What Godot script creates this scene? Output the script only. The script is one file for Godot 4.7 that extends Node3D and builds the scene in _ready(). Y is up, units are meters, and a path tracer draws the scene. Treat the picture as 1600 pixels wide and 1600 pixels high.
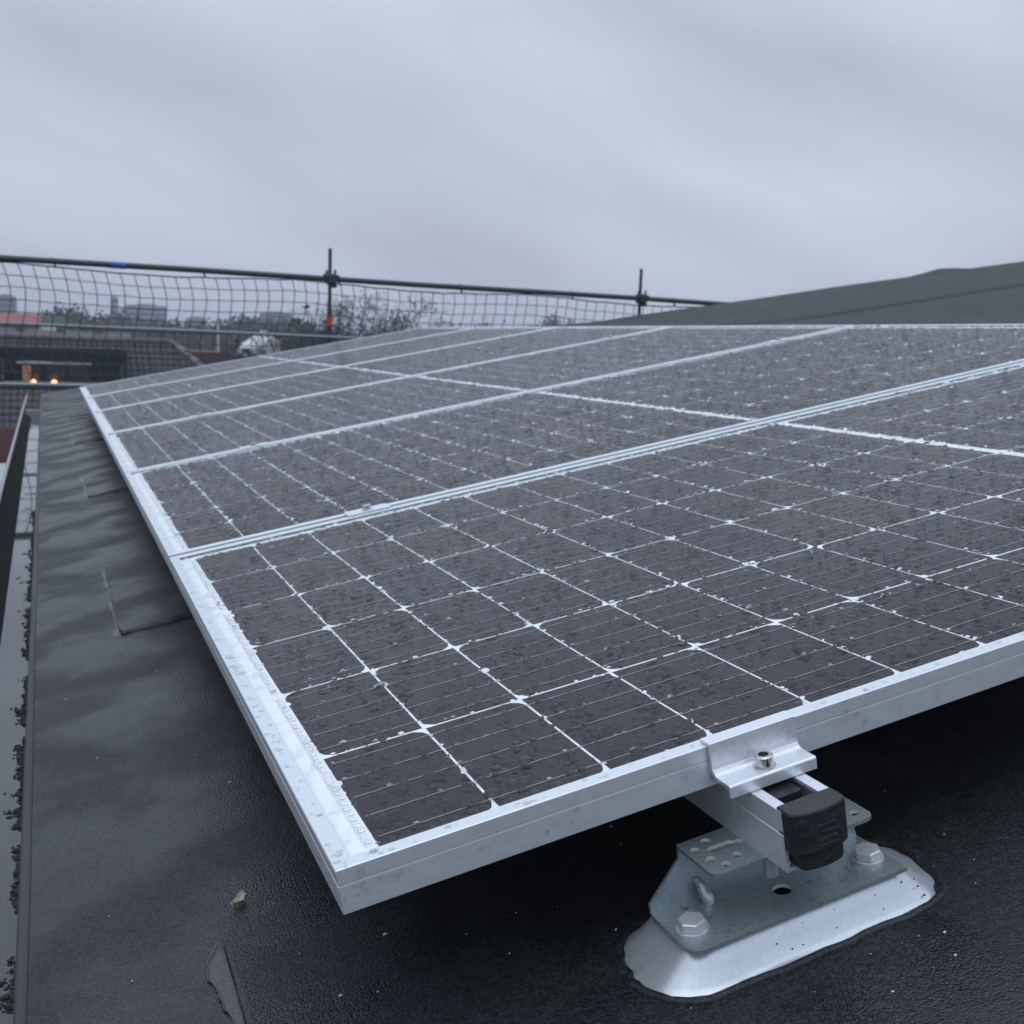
extends Node3D
# Wet rooftop with a row of half-cut-cell solar panels, seen across the near corner.
# Panel coordinates: u along the long side (up the roof slope), v away along the eave, h out of the panel plane.

const EYE := 9.0                              # camera height above the street
const TILT := 0.19903                         # roof slope
var corner := Vector3(0.14662, EYE - 0.30616, -0.6136)   # near lower corner of the array
var slope := Basis(Vector3(0, 0, 1), TILT)

const PANEL_U := 1.985
const PANEL_V := 0.992
const STEP_V := 1.00953
const FRAME_H := 0.0285
const ROOF_H := -0.138

var M := {}
var rng := RandomNumberGenerator.new()
var wav := FastNoiseLite.new()

# ------------------------------------------------------------------ helpers
func at(u: float, v: float, h: float) -> Vector3:
	return corner + slope * Vector3(u, h, -v)

func mat(called: String, lin: Color, rough := 0.6, metal := 0.0, spec := 0.5) -> StandardMaterial3D:
	var m := StandardMaterial3D.new()
	m.resource_name = called
	m.albedo_color = lin.linear_to_srgb()
	m.roughness = rough
	m.metallic = metal
	m.metallic_specular = spec
	M[called] = m
	return m

func noise_tex(freq: float, size := 512, kind := FastNoiseLite.TYPE_SIMPLEX_SMOOTH, octaves := 4, ramp: Gradient = null, sd := 3, as_normal := false, bump := 4.0) -> NoiseTexture2D:
	var n := FastNoiseLite.new()
	n.noise_type = kind
	n.frequency = freq
	n.seed = sd
	n.fractal_octaves = octaves
	var t := NoiseTexture2D.new()
	t.width = size
	t.height = size
	t.seamless = true
	t.noise = n
	if as_normal:
		t.as_normal_map = true
		t.bump_strength = bump
	if ramp:
		t.color_ramp = ramp
	return t

func grain_tex(freq: float, tone: bool, ramp: Gradient, sd: int) -> NoiseTexture2D:      # mineral granules: one tone, or one bump, each
	var t := noise_tex(freq, 2048, FastNoiseLite.TYPE_CELLULAR, 1, ramp, sd)
	t.noise.fractal_type = FastNoiseLite.FRACTAL_NONE
	t.noise.cellular_return_type = FastNoiseLite.RETURN_CELL_VALUE if tone else FastNoiseLite.RETURN_DISTANCE
	t.noise.cellular_jitter = 1.0
	t.normalize = true
	return t

func ramp2(a: Color, b: Color, lo := 0.0, hi := 1.0) -> Gradient:
	var g := Gradient.new()
	g.offsets = PackedFloat32Array([lo, hi])
	g.colors = PackedColorArray([a, b])
	return g

func begin(smooth := false) -> SurfaceTool:
	var st := SurfaceTool.new()
	st.begin(Mesh.PRIMITIVE_TRIANGLES)
	st.set_smooth_group(0 if smooth else -1)
	return st

func tri(st: SurfaceTool, a: Vector3, b: Vector3, c: Vector3) -> void:    # counter-clockwise from outside
	st.add_vertex(a)
	st.add_vertex(c)
	st.add_vertex(b)

func quad(st: SurfaceTool, a: Vector3, b: Vector3, c: Vector3, d: Vector3) -> void:
	tri(st, a, b, c)
	tri(st, a, c, d)

func oquad(st: SurfaceTool, a: Vector3, b: Vector3, c: Vector3, d: Vector3, out: Vector3) -> void:
	if (b - a).cross(c - a).dot(out) < 0.0:
		quad(st, a, d, c, b)
	else:
		quad(st, a, b, c, d)

func otri(st: SurfaceTool, a: Vector3, b: Vector3, c: Vector3, out: Vector3) -> void:
	if (b - a).cross(c - a).dot(out) < 0.0:
		tri(st, a, c, b)
	else:
		tri(st, a, b, c)

func box(st: SurfaceTool, c: Vector3, size: Vector3, bev := 0.0) -> void:
	var h := size * 0.5
	for ax in 3:
		var j := (ax + 1) % 3
		var k := (ax + 2) % 3
		for s in [-1.0, 1.0]:
			var p := []
			for q in [[-1, -1], [1, -1], [1, 1], [-1, 1]]:
				var w := Vector3.ZERO
				w[ax] = s * h[ax]
				w[j] = q[0] * (h[j] - bev)
				w[k] = q[1] * (h[k] - bev)
				p.append(c + w)
			var o := Vector3.ZERO
			o[ax] = s
			oquad(st, p[0], p[1], p[2], p[3], o)
			if bev > 0.0:
				for s2 in [-1.0, 1.0]:     # edge between the faces ax and j
					var e := []
					for z in [-1.0, 1.0]:
						var w1 := Vector3.ZERO
						w1[ax] = s * h[ax]; w1[j] = s2 * (h[j] - bev); w1[k] = z * (h[k] - bev)
						var w2 := Vector3.ZERO
						w2[ax] = s * (h[ax] - bev); w2[j] = s2 * h[j]; w2[k] = z * (h[k] - bev)
						e.append([c + w1, c + w2])
					var o2 := Vector3.ZERO
					o2[ax] = s
					o2[j] = s2
					oquad(st, e[0][0], e[0][1], e[1][1], e[1][0], o2)
	if bev > 0.0:
		for sx in [-1.0, 1.0]:
			for sy in [-1.0, 1.0]:
				for sz in [-1.0, 1.0]:
					var s := Vector3(sx, sy, sz)
					var i := h - Vector3(bev, bev, bev)
					otri(st, c + s * Vector3(h.x, i.y, i.z), c + s * Vector3(i.x, h.y, i.z), c + s * Vector3(i.x, i.y, h.z), s)

func prism_y(st: SurfaceTool, poly: PackedVector2Array, y0: float, y1: float) -> void:   # outline in x, z
	var ids := Geometry2D.triangulate_polygon(poly)
	for i in range(0, ids.size(), 3):
		var a := poly[ids[i]]; var b := poly[ids[i + 1]]; var c := poly[ids[i + 2]]
		otri(st, Vector3(a.x, y1, a.y), Vector3(b.x, y1, b.y), Vector3(c.x, y1, c.y), Vector3.UP)
		otri(st, Vector3(a.x, y0, a.y), Vector3(b.x, y0, b.y), Vector3(c.x, y0, c.y), Vector3.DOWN)
	sides(st, poly, func(p: Vector2, t: float) -> Vector3: return Vector3(p.x, lerpf(y0, y1, t), p.y))

func sides(st: SurfaceTool, poly: PackedVector2Array, place: Callable) -> void:
	var ccw := not Geometry2D.is_polygon_clockwise(poly)
	for i in poly.size():
		var a := poly[i]; var b := poly[(i + 1) % poly.size()]
		var e := b - a
		var n := Vector2(e.y, -e.x) if ccw else Vector2(-e.y, e.x)
		var mid := (a + b) * 0.5
		var o: Vector3 = place.call(mid + n * 0.01, 0.5) - place.call(mid, 0.5)
		oquad(st, place.call(a, 0.0), place.call(b, 0.0), place.call(b, 1.0), place.call(a, 1.0), o)

func prism(st: SurfaceTool, poly: PackedVector2Array, place: Callable) -> void:           # any extrusion with end caps
	sides(st, poly, place)
	var ids := Geometry2D.triangulate_polygon(poly)
	for t in [0.0, 1.0]:
		for i in range(0, ids.size(), 3):
			var a: Vector3 = place.call(poly[ids[i]], t)
			var b: Vector3 = place.call(poly[ids[i + 1]], t)
			var c: Vector3 = place.call(poly[ids[i + 2]], t)
			otri(st, a, b, c, place.call(poly[ids[i]], t) - place.call(poly[ids[i]], 1.0 - t))

func tube(st: SurfaceTool, pts: Array, radii: Array, n := 8, cap := true) -> void:
	var rings := []
	var prev := Vector3.ZERO
	for i in pts.size():
		var p: Vector3 = pts[i]
		var d: Vector3 = (pts[mini(i + 1, pts.size() - 1)] - pts[maxi(i - 1, 0)]).normalized()
		var x := prev
		if prev == Vector3.ZERO:
			x = d.cross(Vector3.UP if absf(d.y) < 0.9 else Vector3.RIGHT).normalized()
		x = (x - d * x.dot(d)).normalized()
		prev = x
		var y := d.cross(x)
		var ring := []
		for k in n:
			var a := TAU * k / n
			ring.append(p + (x * cos(a) + y * sin(a)) * float(radii[mini(i, radii.size() - 1)]))
		rings.append(ring)
	for i in pts.size() - 1:
		for k in n:
			var k2 := (k + 1) % n
			quad(st, rings[i][k], rings[i][k2], rings[i + 1][k2], rings[i + 1][k])
	if cap:
		st.set_smooth_group(-1)
		var d0: Vector3 = pts[0] - pts[1]
		var d1: Vector3 = pts[-1] - pts[-2]
		for k in range(1, n - 1):
			otri(st, rings[0][0], rings[0][k], rings[0][k + 1], d0)
			otri(st, rings[-1][0], rings[-1][k], rings[-1][k + 1], d1)
		st.set_smooth_group(0)

func lathe(st: SurfaceTool, c: Vector3, prof: Array, n := 24) -> void:       # prof: Vector2(radius, y) from the bottom up
	for i in prof.size() - 1:
		var a: Vector2 = prof[i]; var b: Vector2 = prof[i + 1]
		for k in n:
			var t0 := TAU * k / n; var t1 := TAU * (k + 1) / n
			var p0 := c + Vector3(cos(t0) * a.x, a.y, sin(t0) * a.x); var p1 := c + Vector3(cos(t1) * a.x, a.y, sin(t1) * a.x)
			var q0 := c + Vector3(cos(t0) * b.x, b.y, sin(t0) * b.x); var q1 := c + Vector3(cos(t1) * b.x, b.y, sin(t1) * b.x)
			if b.x < 1e-6:
				tri(st, p0, q0, p1)
			elif a.x < 1e-6:
				tri(st, p0, q0, q1)
			else:
				quad(st, p0, q0, q1, p1)

func mesh_of(st: SurfaceTool) -> ArrayMesh:
	st.generate_normals()
	st.index()
	return st.commit()

func obj(called: String, mesh: Mesh, m: Material, parent: Node3D = null) -> MeshInstance3D:
	var o := MeshInstance3D.new()
	o.name = called
	o.mesh = mesh
	o.material_override = m
	(parent if parent else self).add_child(o, true)
	return o

func piece(called: String, st: SurfaceTool, m: Material, parent: Node3D = null) -> MeshInstance3D:
	return obj(called, mesh_of(st), m, parent)

var taken := {}
func numbered(called: String) -> String:
	if not taken.has(called):
		taken[called] = 0
		return called
	taken[called] += 1
	return "%s_%03d" % [called, taken[called]]

func tag(o: Node, label: String, category: String, group := "", kind := "") -> Node:
	if label: o.set_meta("label", label)
	if category: o.set_meta("category", category)
	if group: o.set_meta("group", group)
	if kind: o.set_meta("kind", kind)
	return o

func thing(called: String, label: String, category: String, where := Vector3.ZERO, basis_ := Basis(), group := "") -> Node3D:
	var o := Node3D.new()
	o.name = numbered(called)
	add_child(o)
	o.transform = Transform3D(basis_, where)
	tag(o, label, category, group)
	return o

func copies(called: String, mesh: Mesh, m: Material, list: Array, parent: Node3D = null) -> MultiMeshInstance3D:
	var mm := MultiMesh.new()
	mm.transform_format = MultiMesh.TRANSFORM_3D
	mm.mesh = mesh
	mm.instance_count = list.size()
	for i in list.size():
		mm.set_instance_transform(i, list[i])
	var o := MultiMeshInstance3D.new()
	o.name = called
	o.multimesh = mm
	o.material_override = m
	(parent if parent else self).add_child(o, true)
	o.set_meta("kind", "stuff")
	return o

# ------------------------------------------------------------------ light, sky, camera
func sky_image() -> Image:
	var w := 1024
	var h := 512
	var im := Image.create(w, h, false, Image.FORMAT_RGBF)
	var n := FastNoiseLite.new()
	n.noise_type = FastNoiseLite.TYPE_SIMPLEX_SMOOTH
	n.seed = 11
	n.fractal_octaves = 4
	n.fractal_gain = 0.42
	n.frequency = 0.9
	var n2 := FastNoiseLite.new()
	n2.seed = 29
	n2.frequency = 1.7
	n2.fractal_octaves = 5
	n2.fractal_gain = 0.5
	for j in h:
		var el := PI * (0.5 - (j + 0.5) / h)
		var s := maxf(sin(el), 0.0)
		for i in w:
			var az := TAU * ((i + 0.5) / w - 0.5)
			var d := Vector3(sin(az) * cos(el), sin(el), -cos(az) * cos(el))
			var q := d + Vector3(0.0, -0.30 * (d.x * 0.93 + d.z * 0.37), 0.0)      # soft banks that climb to one side
			var c := n.get_noise_3d(q.x * 1.2, q.y * 4.2, q.z * 1.2) * 0.85 + n2.get_noise_3d(q.x * 2.0, q.y * 7.0, q.z * 2.0) * 0.3
			var k := 1.0 + c * 0.38
			var lum := (0.515 + 0.80 * pow(s, 1.45)) * k
			var warm := clampf(c * 0.5, -0.5, 0.5)
			var low := pow(1.0 - s, 6.0)
			im.set_pixel(i, j, Color(lum * (0.85 + 0.05 * low - 0.02 * warm), lum * (0.99 - 0.015 * low), lum * (1.195 - 0.02 * low - 0.05 * warm)))
	return im

func setup() -> void:
	var e := Environment.new()
	e.background_mode = Environment.BG_SKY
	var sm := PanoramaSkyMaterial.new()
	sm.panorama = ImageTexture.create_from_image(sky_image())
	var sky := Sky.new()
	sky.sky_material = sm
	e.sky = sky
	e.tonemap_mode = Environment.TONE_MAPPER_LINEAR
	e.tonemap_exposure = 1.0
	e.sdfgi_enabled = true
	e.ssao_enabled = true
	e.ssil_enabled = true
	e.fog_enabled = true
	e.fog_density = 0.0014
	e.fog_light_color = Color(0.84, 0.88, 0.95)
	var we := WorldEnvironment.new()
	we.name = "surroundings"
	we.environment = e
	add_child(we)

	var sun := DirectionalLight3D.new()
	sun.name = "veiled_sun"
	sun.light_energy = 0.16
	sun.light_color = Color(1.0, 0.985, 0.96)
	sun.light_angular_distance = 50.0
	sun.shadow_enabled = true
	add_child(sun)
	sun.look_at_from_position(Vector3(-6, 30, 6), Vector3.ZERO, Vector3.FORWARD)

	var cam := Camera3D.new()
	cam.name = "camera"
	add_child(cam)
	cam.transform = Transform3D(Basis(Vector3.UP, -0.38745) * Basis(Vector3.RIGHT, -0.146) * Basis(Vector3(0, 0, 1), 0.033), Vector3(0, EYE, 0))
	var lens := CameraAttributesPhysical.new()      # a phone lens: 2.3 mm aperture, focused on the near panel
	lens.frustum_focal_length = 26.655              # 48.47 degrees upright
	lens.exposure_aperture = 11.6
	lens.frustum_focus_distance = 0.86
	lens.frustum_near = 0.05
	lens.frustum_far = 2000.0
	cam.attributes = lens
	cam.current = true

# ------------------------------------------------------------------ materials
func materials() -> void:
	var alu := mat("anodised_aluminium", Color(0.70, 0.74, 0.76), 0.46, 0.5, 0.5)
	alu.roughness_texture = noise_tex(0.02, 512, FastNoiseLite.TYPE_SIMPLEX_SMOOTH, 5, ramp2(Color(0.6, 0.6, 0.6), Color(1, 1, 1)), 5)
	alu.uv1_triplanar = true
	alu.uv1_scale = Vector3(6, 6, 6)
	var mill := mat("mill_aluminium", Color(0.80, 0.82, 0.85), 0.44, 0.6)
	mill.roughness_texture = noise_tex(0.03, 512, FastNoiseLite.TYPE_SIMPLEX_SMOOTH, 5, ramp2(Color(0.8, 0.8, 0.8), Color(1, 1, 1)), 8)
	mill.albedo_texture = noise_tex(0.025, 512, FastNoiseLite.TYPE_SIMPLEX_SMOOTH, 5, ramp2(Color(0.955, 0.96, 0.97), Color(1, 1, 1), 0.3, 0.7), 18)
	mill.uv1_triplanar = true
	mill.uv1_scale = Vector3(14, 14, 14)
	var zinc := mat("galvanised_steel", Color(0.38, 0.44, 0.46), 0.34, 0.6)
	zinc.roughness_texture = noise_tex(0.04, 512, FastNoiseLite.TYPE_SIMPLEX_SMOOTH, 3, ramp2(Color(0.75, 0.75, 0.75), Color(1, 1, 1)), 9)
	zinc.albedo_texture = noise_tex(0.03, 512, FastNoiseLite.TYPE_SIMPLEX_SMOOTH, 5, ramp2(Color(0.94, 0.95, 0.95), Color(1, 1, 1), 0.3, 0.7), 10)
	zinc.uv1_triplanar = true
	zinc.uv1_scale = Vector3(12, 12, 12)
	var flash := mat("flashing_metal", Color(0.58, 0.62, 0.65), 0.32, 0.55)
	flash.albedo_texture = noise_tex(0.05, 512, FastNoiseLite.TYPE_SIMPLEX_SMOOTH, 5, ramp2(Color(0.96, 0.965, 0.97), Color(1, 1, 1), 0.3, 0.7), 14)
	flash.uv1_triplanar = true
	flash.uv1_scale = Vector3(9, 9, 9)
	mat("bolt_steel", Color(0.58, 0.61, 0.62), 0.36, 0.45)
	mat("stainless", Color(0.60, 0.58, 0.55), 0.25, 1.0)
	mat("dark_socket", Color(0.02, 0.02, 0.02), 0.6)
	var rub := mat("black_rubber", Color(0.018, 0.018, 0.02), 0.5)
	rub.heightmap_enabled = true
	rub.heightmap_texture = noise_tex(0.02, 256, FastNoiseLite.TYPE_SIMPLEX_SMOOTH, 4, null, 6)
	rub.heightmap_scale = 0.1
	rub.uv1_triplanar = true
	rub.uv1_scale = Vector3(18, 18, 18)
	mat("white_backsheet", Color(0.80, 0.82, 0.83), 0.16, 0.0, 0.18)
	mat("tinned_ribbon", Color(0.80, 0.82, 0.85), 0.3, 0.7)
	mat("busbar_silver", Color(0.36, 0.37, 0.40), 0.4, 0.3)
	var tints := [Color(0.0160, 0.0086, 0.0155), Color(0.0185, 0.0100, 0.0155), Color(0.0140, 0.0088, 0.0160), Color(0.0210, 0.0115, 0.0145)]
	for i in 4:
		mat("silicon_%d" % i, tints[i], 0.11, 0.0, 0.195)
	var pane := mat("solar_glass", Color(0.9, 0.93, 0.95, 1), 0.10, 0.0, 0.16)
	pane.transparency = BaseMaterial3D.TRANSPARENCY_ALPHA
	pane.albedo_color.a = 0.02
	var drop := mat("rain_water", Color(0.98, 0.99, 1.0), 0.0)
	drop.transparency = BaseMaterial3D.TRANSPARENCY_ALPHA
	drop.albedo_color.a = 0.0
	drop.refraction_enabled = true
	drop.refraction_scale = 0.033
	var pool := mat("standing_water", Color(0.9, 0.93, 0.95), 0.02, 0.0, 0.5)
	pool.transparency = BaseMaterial3D.TRANSPARENCY_ALPHA
	pool.albedo_color.a = 0.03

	var shallow := mat("puddle_water", Color(0.9, 0.93, 0.95), 0.05, 0.0, 0.27)
	shallow.transparency = BaseMaterial3D.TRANSPARENCY_ALPHA
	shallow.albedo_color.a = 0.03
	var felt := mat("wet_bitumen_felt", Color(0.030, 0.033, 0.037), 0.62, 0.0, 0.47)
	felt.albedo_texture = grain_tex(0.27, true, ramp2(Color(0.30, 0.30, 0.32), Color(1, 1, 1), 0.0, 1.0), 21)
	felt.heightmap_enabled = true
	felt.heightmap_texture = grain_tex(0.27, false, ramp2(Color(1, 1, 1), Color(0, 0, 0), 0.0, 1.0), 21)
	felt.heightmap_scale = 0.07
	felt.uv1_triplanar = true
	felt.uv1_world_triplanar = true
	felt.uv1_scale = Vector3(1.0, 1.0, 1.0)
	felt.roughness_texture = noise_tex(0.0042, 1024, FastNoiseLite.TYPE_SIMPLEX_SMOOTH, 4, ramp2(Color(0.46, 0.46, 0.46), Color(1, 1, 1), 0.32, 0.68), 23)
	var dry := felt.duplicate()
	dry.resource_name = "drained_bitumen_felt"
	dry.roughness = 0.8
	dry.roughness_texture = noise_tex(0.012, 512, FastNoiseLite.TYPE_SIMPLEX_SMOOTH, 4, ramp2(Color(0.85, 0.85, 0.85), Color(1, 1, 1), 0.3, 0.7), 24)
	dry.metallic_specular = 0.5
	M["drained_bitumen_felt"] = dry
	mat("wet_bitumen_edge", Color(0.022, 0.023, 0.026), 0.38)
	mat("drip_edge_metal", Color(0.030, 0.031, 0.036), 0.6)
	var gut := mat("gutter_lining", Color(0.018, 0.020, 0.020), 0.9, 0.0, 0.25)
	gut.heightmap_enabled = true
	gut.heightmap_texture = M["wet_bitumen_felt"].heightmap_texture
	gut.heightmap_scale = 0.25
	gut.uv1_triplanar = true
	gut.uv1_world_triplanar = true
	gut.uv1_scale = Vector3(3, 3, 3)
	mat("gutter_bead", Color(0.30, 0.31, 0.33), 0.45, 0.3)
	mat("moss", Color(0.032, 0.033, 0.031), 0.9)
	mat("dry_leaf", Color(0.36, 0.29, 0.23), 0.6)
	mat("wet_dark_leaf", Color(0.06, 0.05, 0.042), 0.4)
	mat("pale_grit", Color(0.6, 0.6, 0.58), 0.6)

	mat("scaffold_tube", Color(0.055, 0.070, 0.078), 0.55, 0.4)
	mat("scaffold_tube_pale", Color(0.26, 0.30, 0.32), 0.5, 0.4)
	mat("coupler_steel", Color(0.045, 0.05, 0.06), 0.55, 0.3)
	mat("red_tape", Color(0.75, 0.07, 0.045), 0.5)
	mat("blue_tape", Color(0.03, 0.09, 0.35), 0.5)
	mat("net_cord", Color(0.06, 0.075, 0.08), 0.85)

	var ground := mat("ground", Color(0.055, 0.06, 0.05), 0.9)
	ground.albedo_texture = noise_tex(0.01, 512, FastNoiseLite.TYPE_SIMPLEX_SMOOTH, 5, ramp2(Color(0.6, 0.6, 0.6), Color(1, 1, 1), 0.3, 0.7), 31)
	ground.uv1_triplanar = true
	ground.uv1_world_triplanar = true
	ground.uv1_scale = Vector3(0.03, 0.03, 0.03)
	mat("roof_tile_dark", Color(0.058, 0.057, 0.062), 0.6)
	mat("roof_tile_under", Color(0.03, 0.029, 0.031), 0.8)
	mat("ridge_tile", Color(0.13, 0.12, 0.125), 0.6)
	mat("roof_tile_red", Color(0.22, 0.055, 0.038), 0.7)
	mat("roof_tile_brown", Color(0.075, 0.055, 0.048), 0.75)
	mat("dark_cladding", Color(0.010, 0.013, 0.015), 0.8, 0.0, 0.25)
	mat("grey_trim", Color(0.30, 0.33, 0.34), 0.6)
	mat("window_glass", Color(0.02, 0.022, 0.025), 0.1)
	var lit := mat("lit_window", Color(0.30, 0.17, 0.09), 0.4)
	lit.emission_enabled = true
	lit.emission = Color(0.90, 0.56, 0.36)
	lit.emission_energy_multiplier = 0.13
	var globe := mat("lamp_glow", Color(1.0, 0.8, 0.6), 0.4)
	globe.emission_enabled = true
	globe.emission = Color(1.0, 0.60, 0.30)
	globe.emission_energy_multiplier = 1.9
	mat("brick_red", Color(0.11, 0.03, 0.028), 0.8)
	mat("pale_render", Color(0.42, 0.43, 0.42), 0.8)
	mat("white_render", Color(0.58, 0.60, 0.62), 0.8)
	mat("far_concrete", Color(0.17, 0.17, 0.165), 0.8)
	mat("far_concrete_pale", Color(0.26, 0.26, 0.25), 0.8)
	mat("flat_roof_grey", Color(0.36, 0.38, 0.37), 0.7)
	mat("bark", Color(0.060, 0.058, 0.052), 0.9)
	var lf := mat("winter_leaves", Color(0.062, 0.072, 0.056), 0.8)
	lf.backlight_enabled = true
	lf.backlight = Color(0.10, 0.12, 0.07)
	mat("evergreen", Color(0.022, 0.034, 0.028), 0.85)
	mat("russet_leaves", Color(0.070, 0.045, 0.036), 0.85)
	mat("pole_paint", Color(0.55, 0.54, 0.48), 0.6)

# ------------------------------------------------------------------ solar panels
func frame_side(length: float) -> ArrayMesh:       # runs along +x, outside towards +z, mitred ends
	var prof := PackedVector2Array([Vector2(0.0006, 0), Vector2(0.0114, 0), Vector2(0.0118, -0.0004), Vector2(0.0118, -0.0016), Vector2(0.002, -0.0017), Vector2(0.002, -0.0265), Vector2(0.022, -0.0265),
		Vector2(0.022, -FRAME_H), Vector2(-0.0002, -FRAME_H), Vector2(-0.0003, -0.0218), Vector2(0, -0.0234), Vector2(0, -0.0113), Vector2(0.0009, -0.0109), Vector2(0.0009, -0.0101), Vector2(0, -0.0097), Vector2(0, -0.0006)])
	var st := begin()
	prism(st, prof, func(p: Vector2, t: float) -> Vector3:
		return Vector3(lerpf(p.x + 0.0001, length - p.x - 0.0001, t), p.y, -p.x))
	return mesh_of(st)

func cell_mesh(flip: bool) -> ArrayMesh:
	var w := 0.0775
	var d := 0.1556
	var c := 0.0105
	var poly := PackedVector2Array([Vector2(-w / 2, d / 2), Vector2(w / 2 - c * 0.8, d / 2), Vector2(w / 2 - c * 0.22, d / 2 - c * 0.5), Vector2(w / 2, d / 2 - c * 1.1), Vector2(w / 2, -d / 2 + c * 1.1), Vector2(w / 2 - c * 0.22, -d / 2 + c * 0.5), Vector2(w / 2 - c * 0.8, -d / 2), Vector2(-w / 2, -d / 2)])
	if flip:
		for i in poly.size():
			poly[i] = -poly[i]
	var st := begin()
	prism_y(st, poly, -0.00025, 0.0)
	return mesh_of(st)

func drop_mesh(sd: int) -> ArrayMesh:
	var r := RandomNumberGenerator.new()
	r.seed = sd
	var st := begin(true)
	var n := 12
	var wob := []
	for k in n:
		wob.append(1.0 + r.randf_range(-0.13, 0.13))
	var prof := [Vector2(1.0, 0.0), Vector2(0.98, 0.16), Vector2(0.85, 0.36), Vector2(0.56, 0.53), Vector2(0.0, 0.62)]
	var ring := func(i: int, k: int) -> Vector3:
		var a := TAU * (k % n) / n
		var q: Vector2 = prof[i]
		var rad: float = q.x * lerpf(1.0, wob[k % n], q.x)
		return Vector3(cos(a) * rad, q.y, sin(a) * rad)
	for i in prof.size() - 1:
		for k in n:
			if i == prof.size() - 2:
				tri(st, ring.call(i, k), ring.call(i + 1, 0), ring.call(i, k + 1))
			else:
				quad(st, ring.call(i, k), ring.call(i + 1, k), ring.call(i + 1, k + 1), ring.call(i, k + 1))
	return mesh_of(st)

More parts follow.
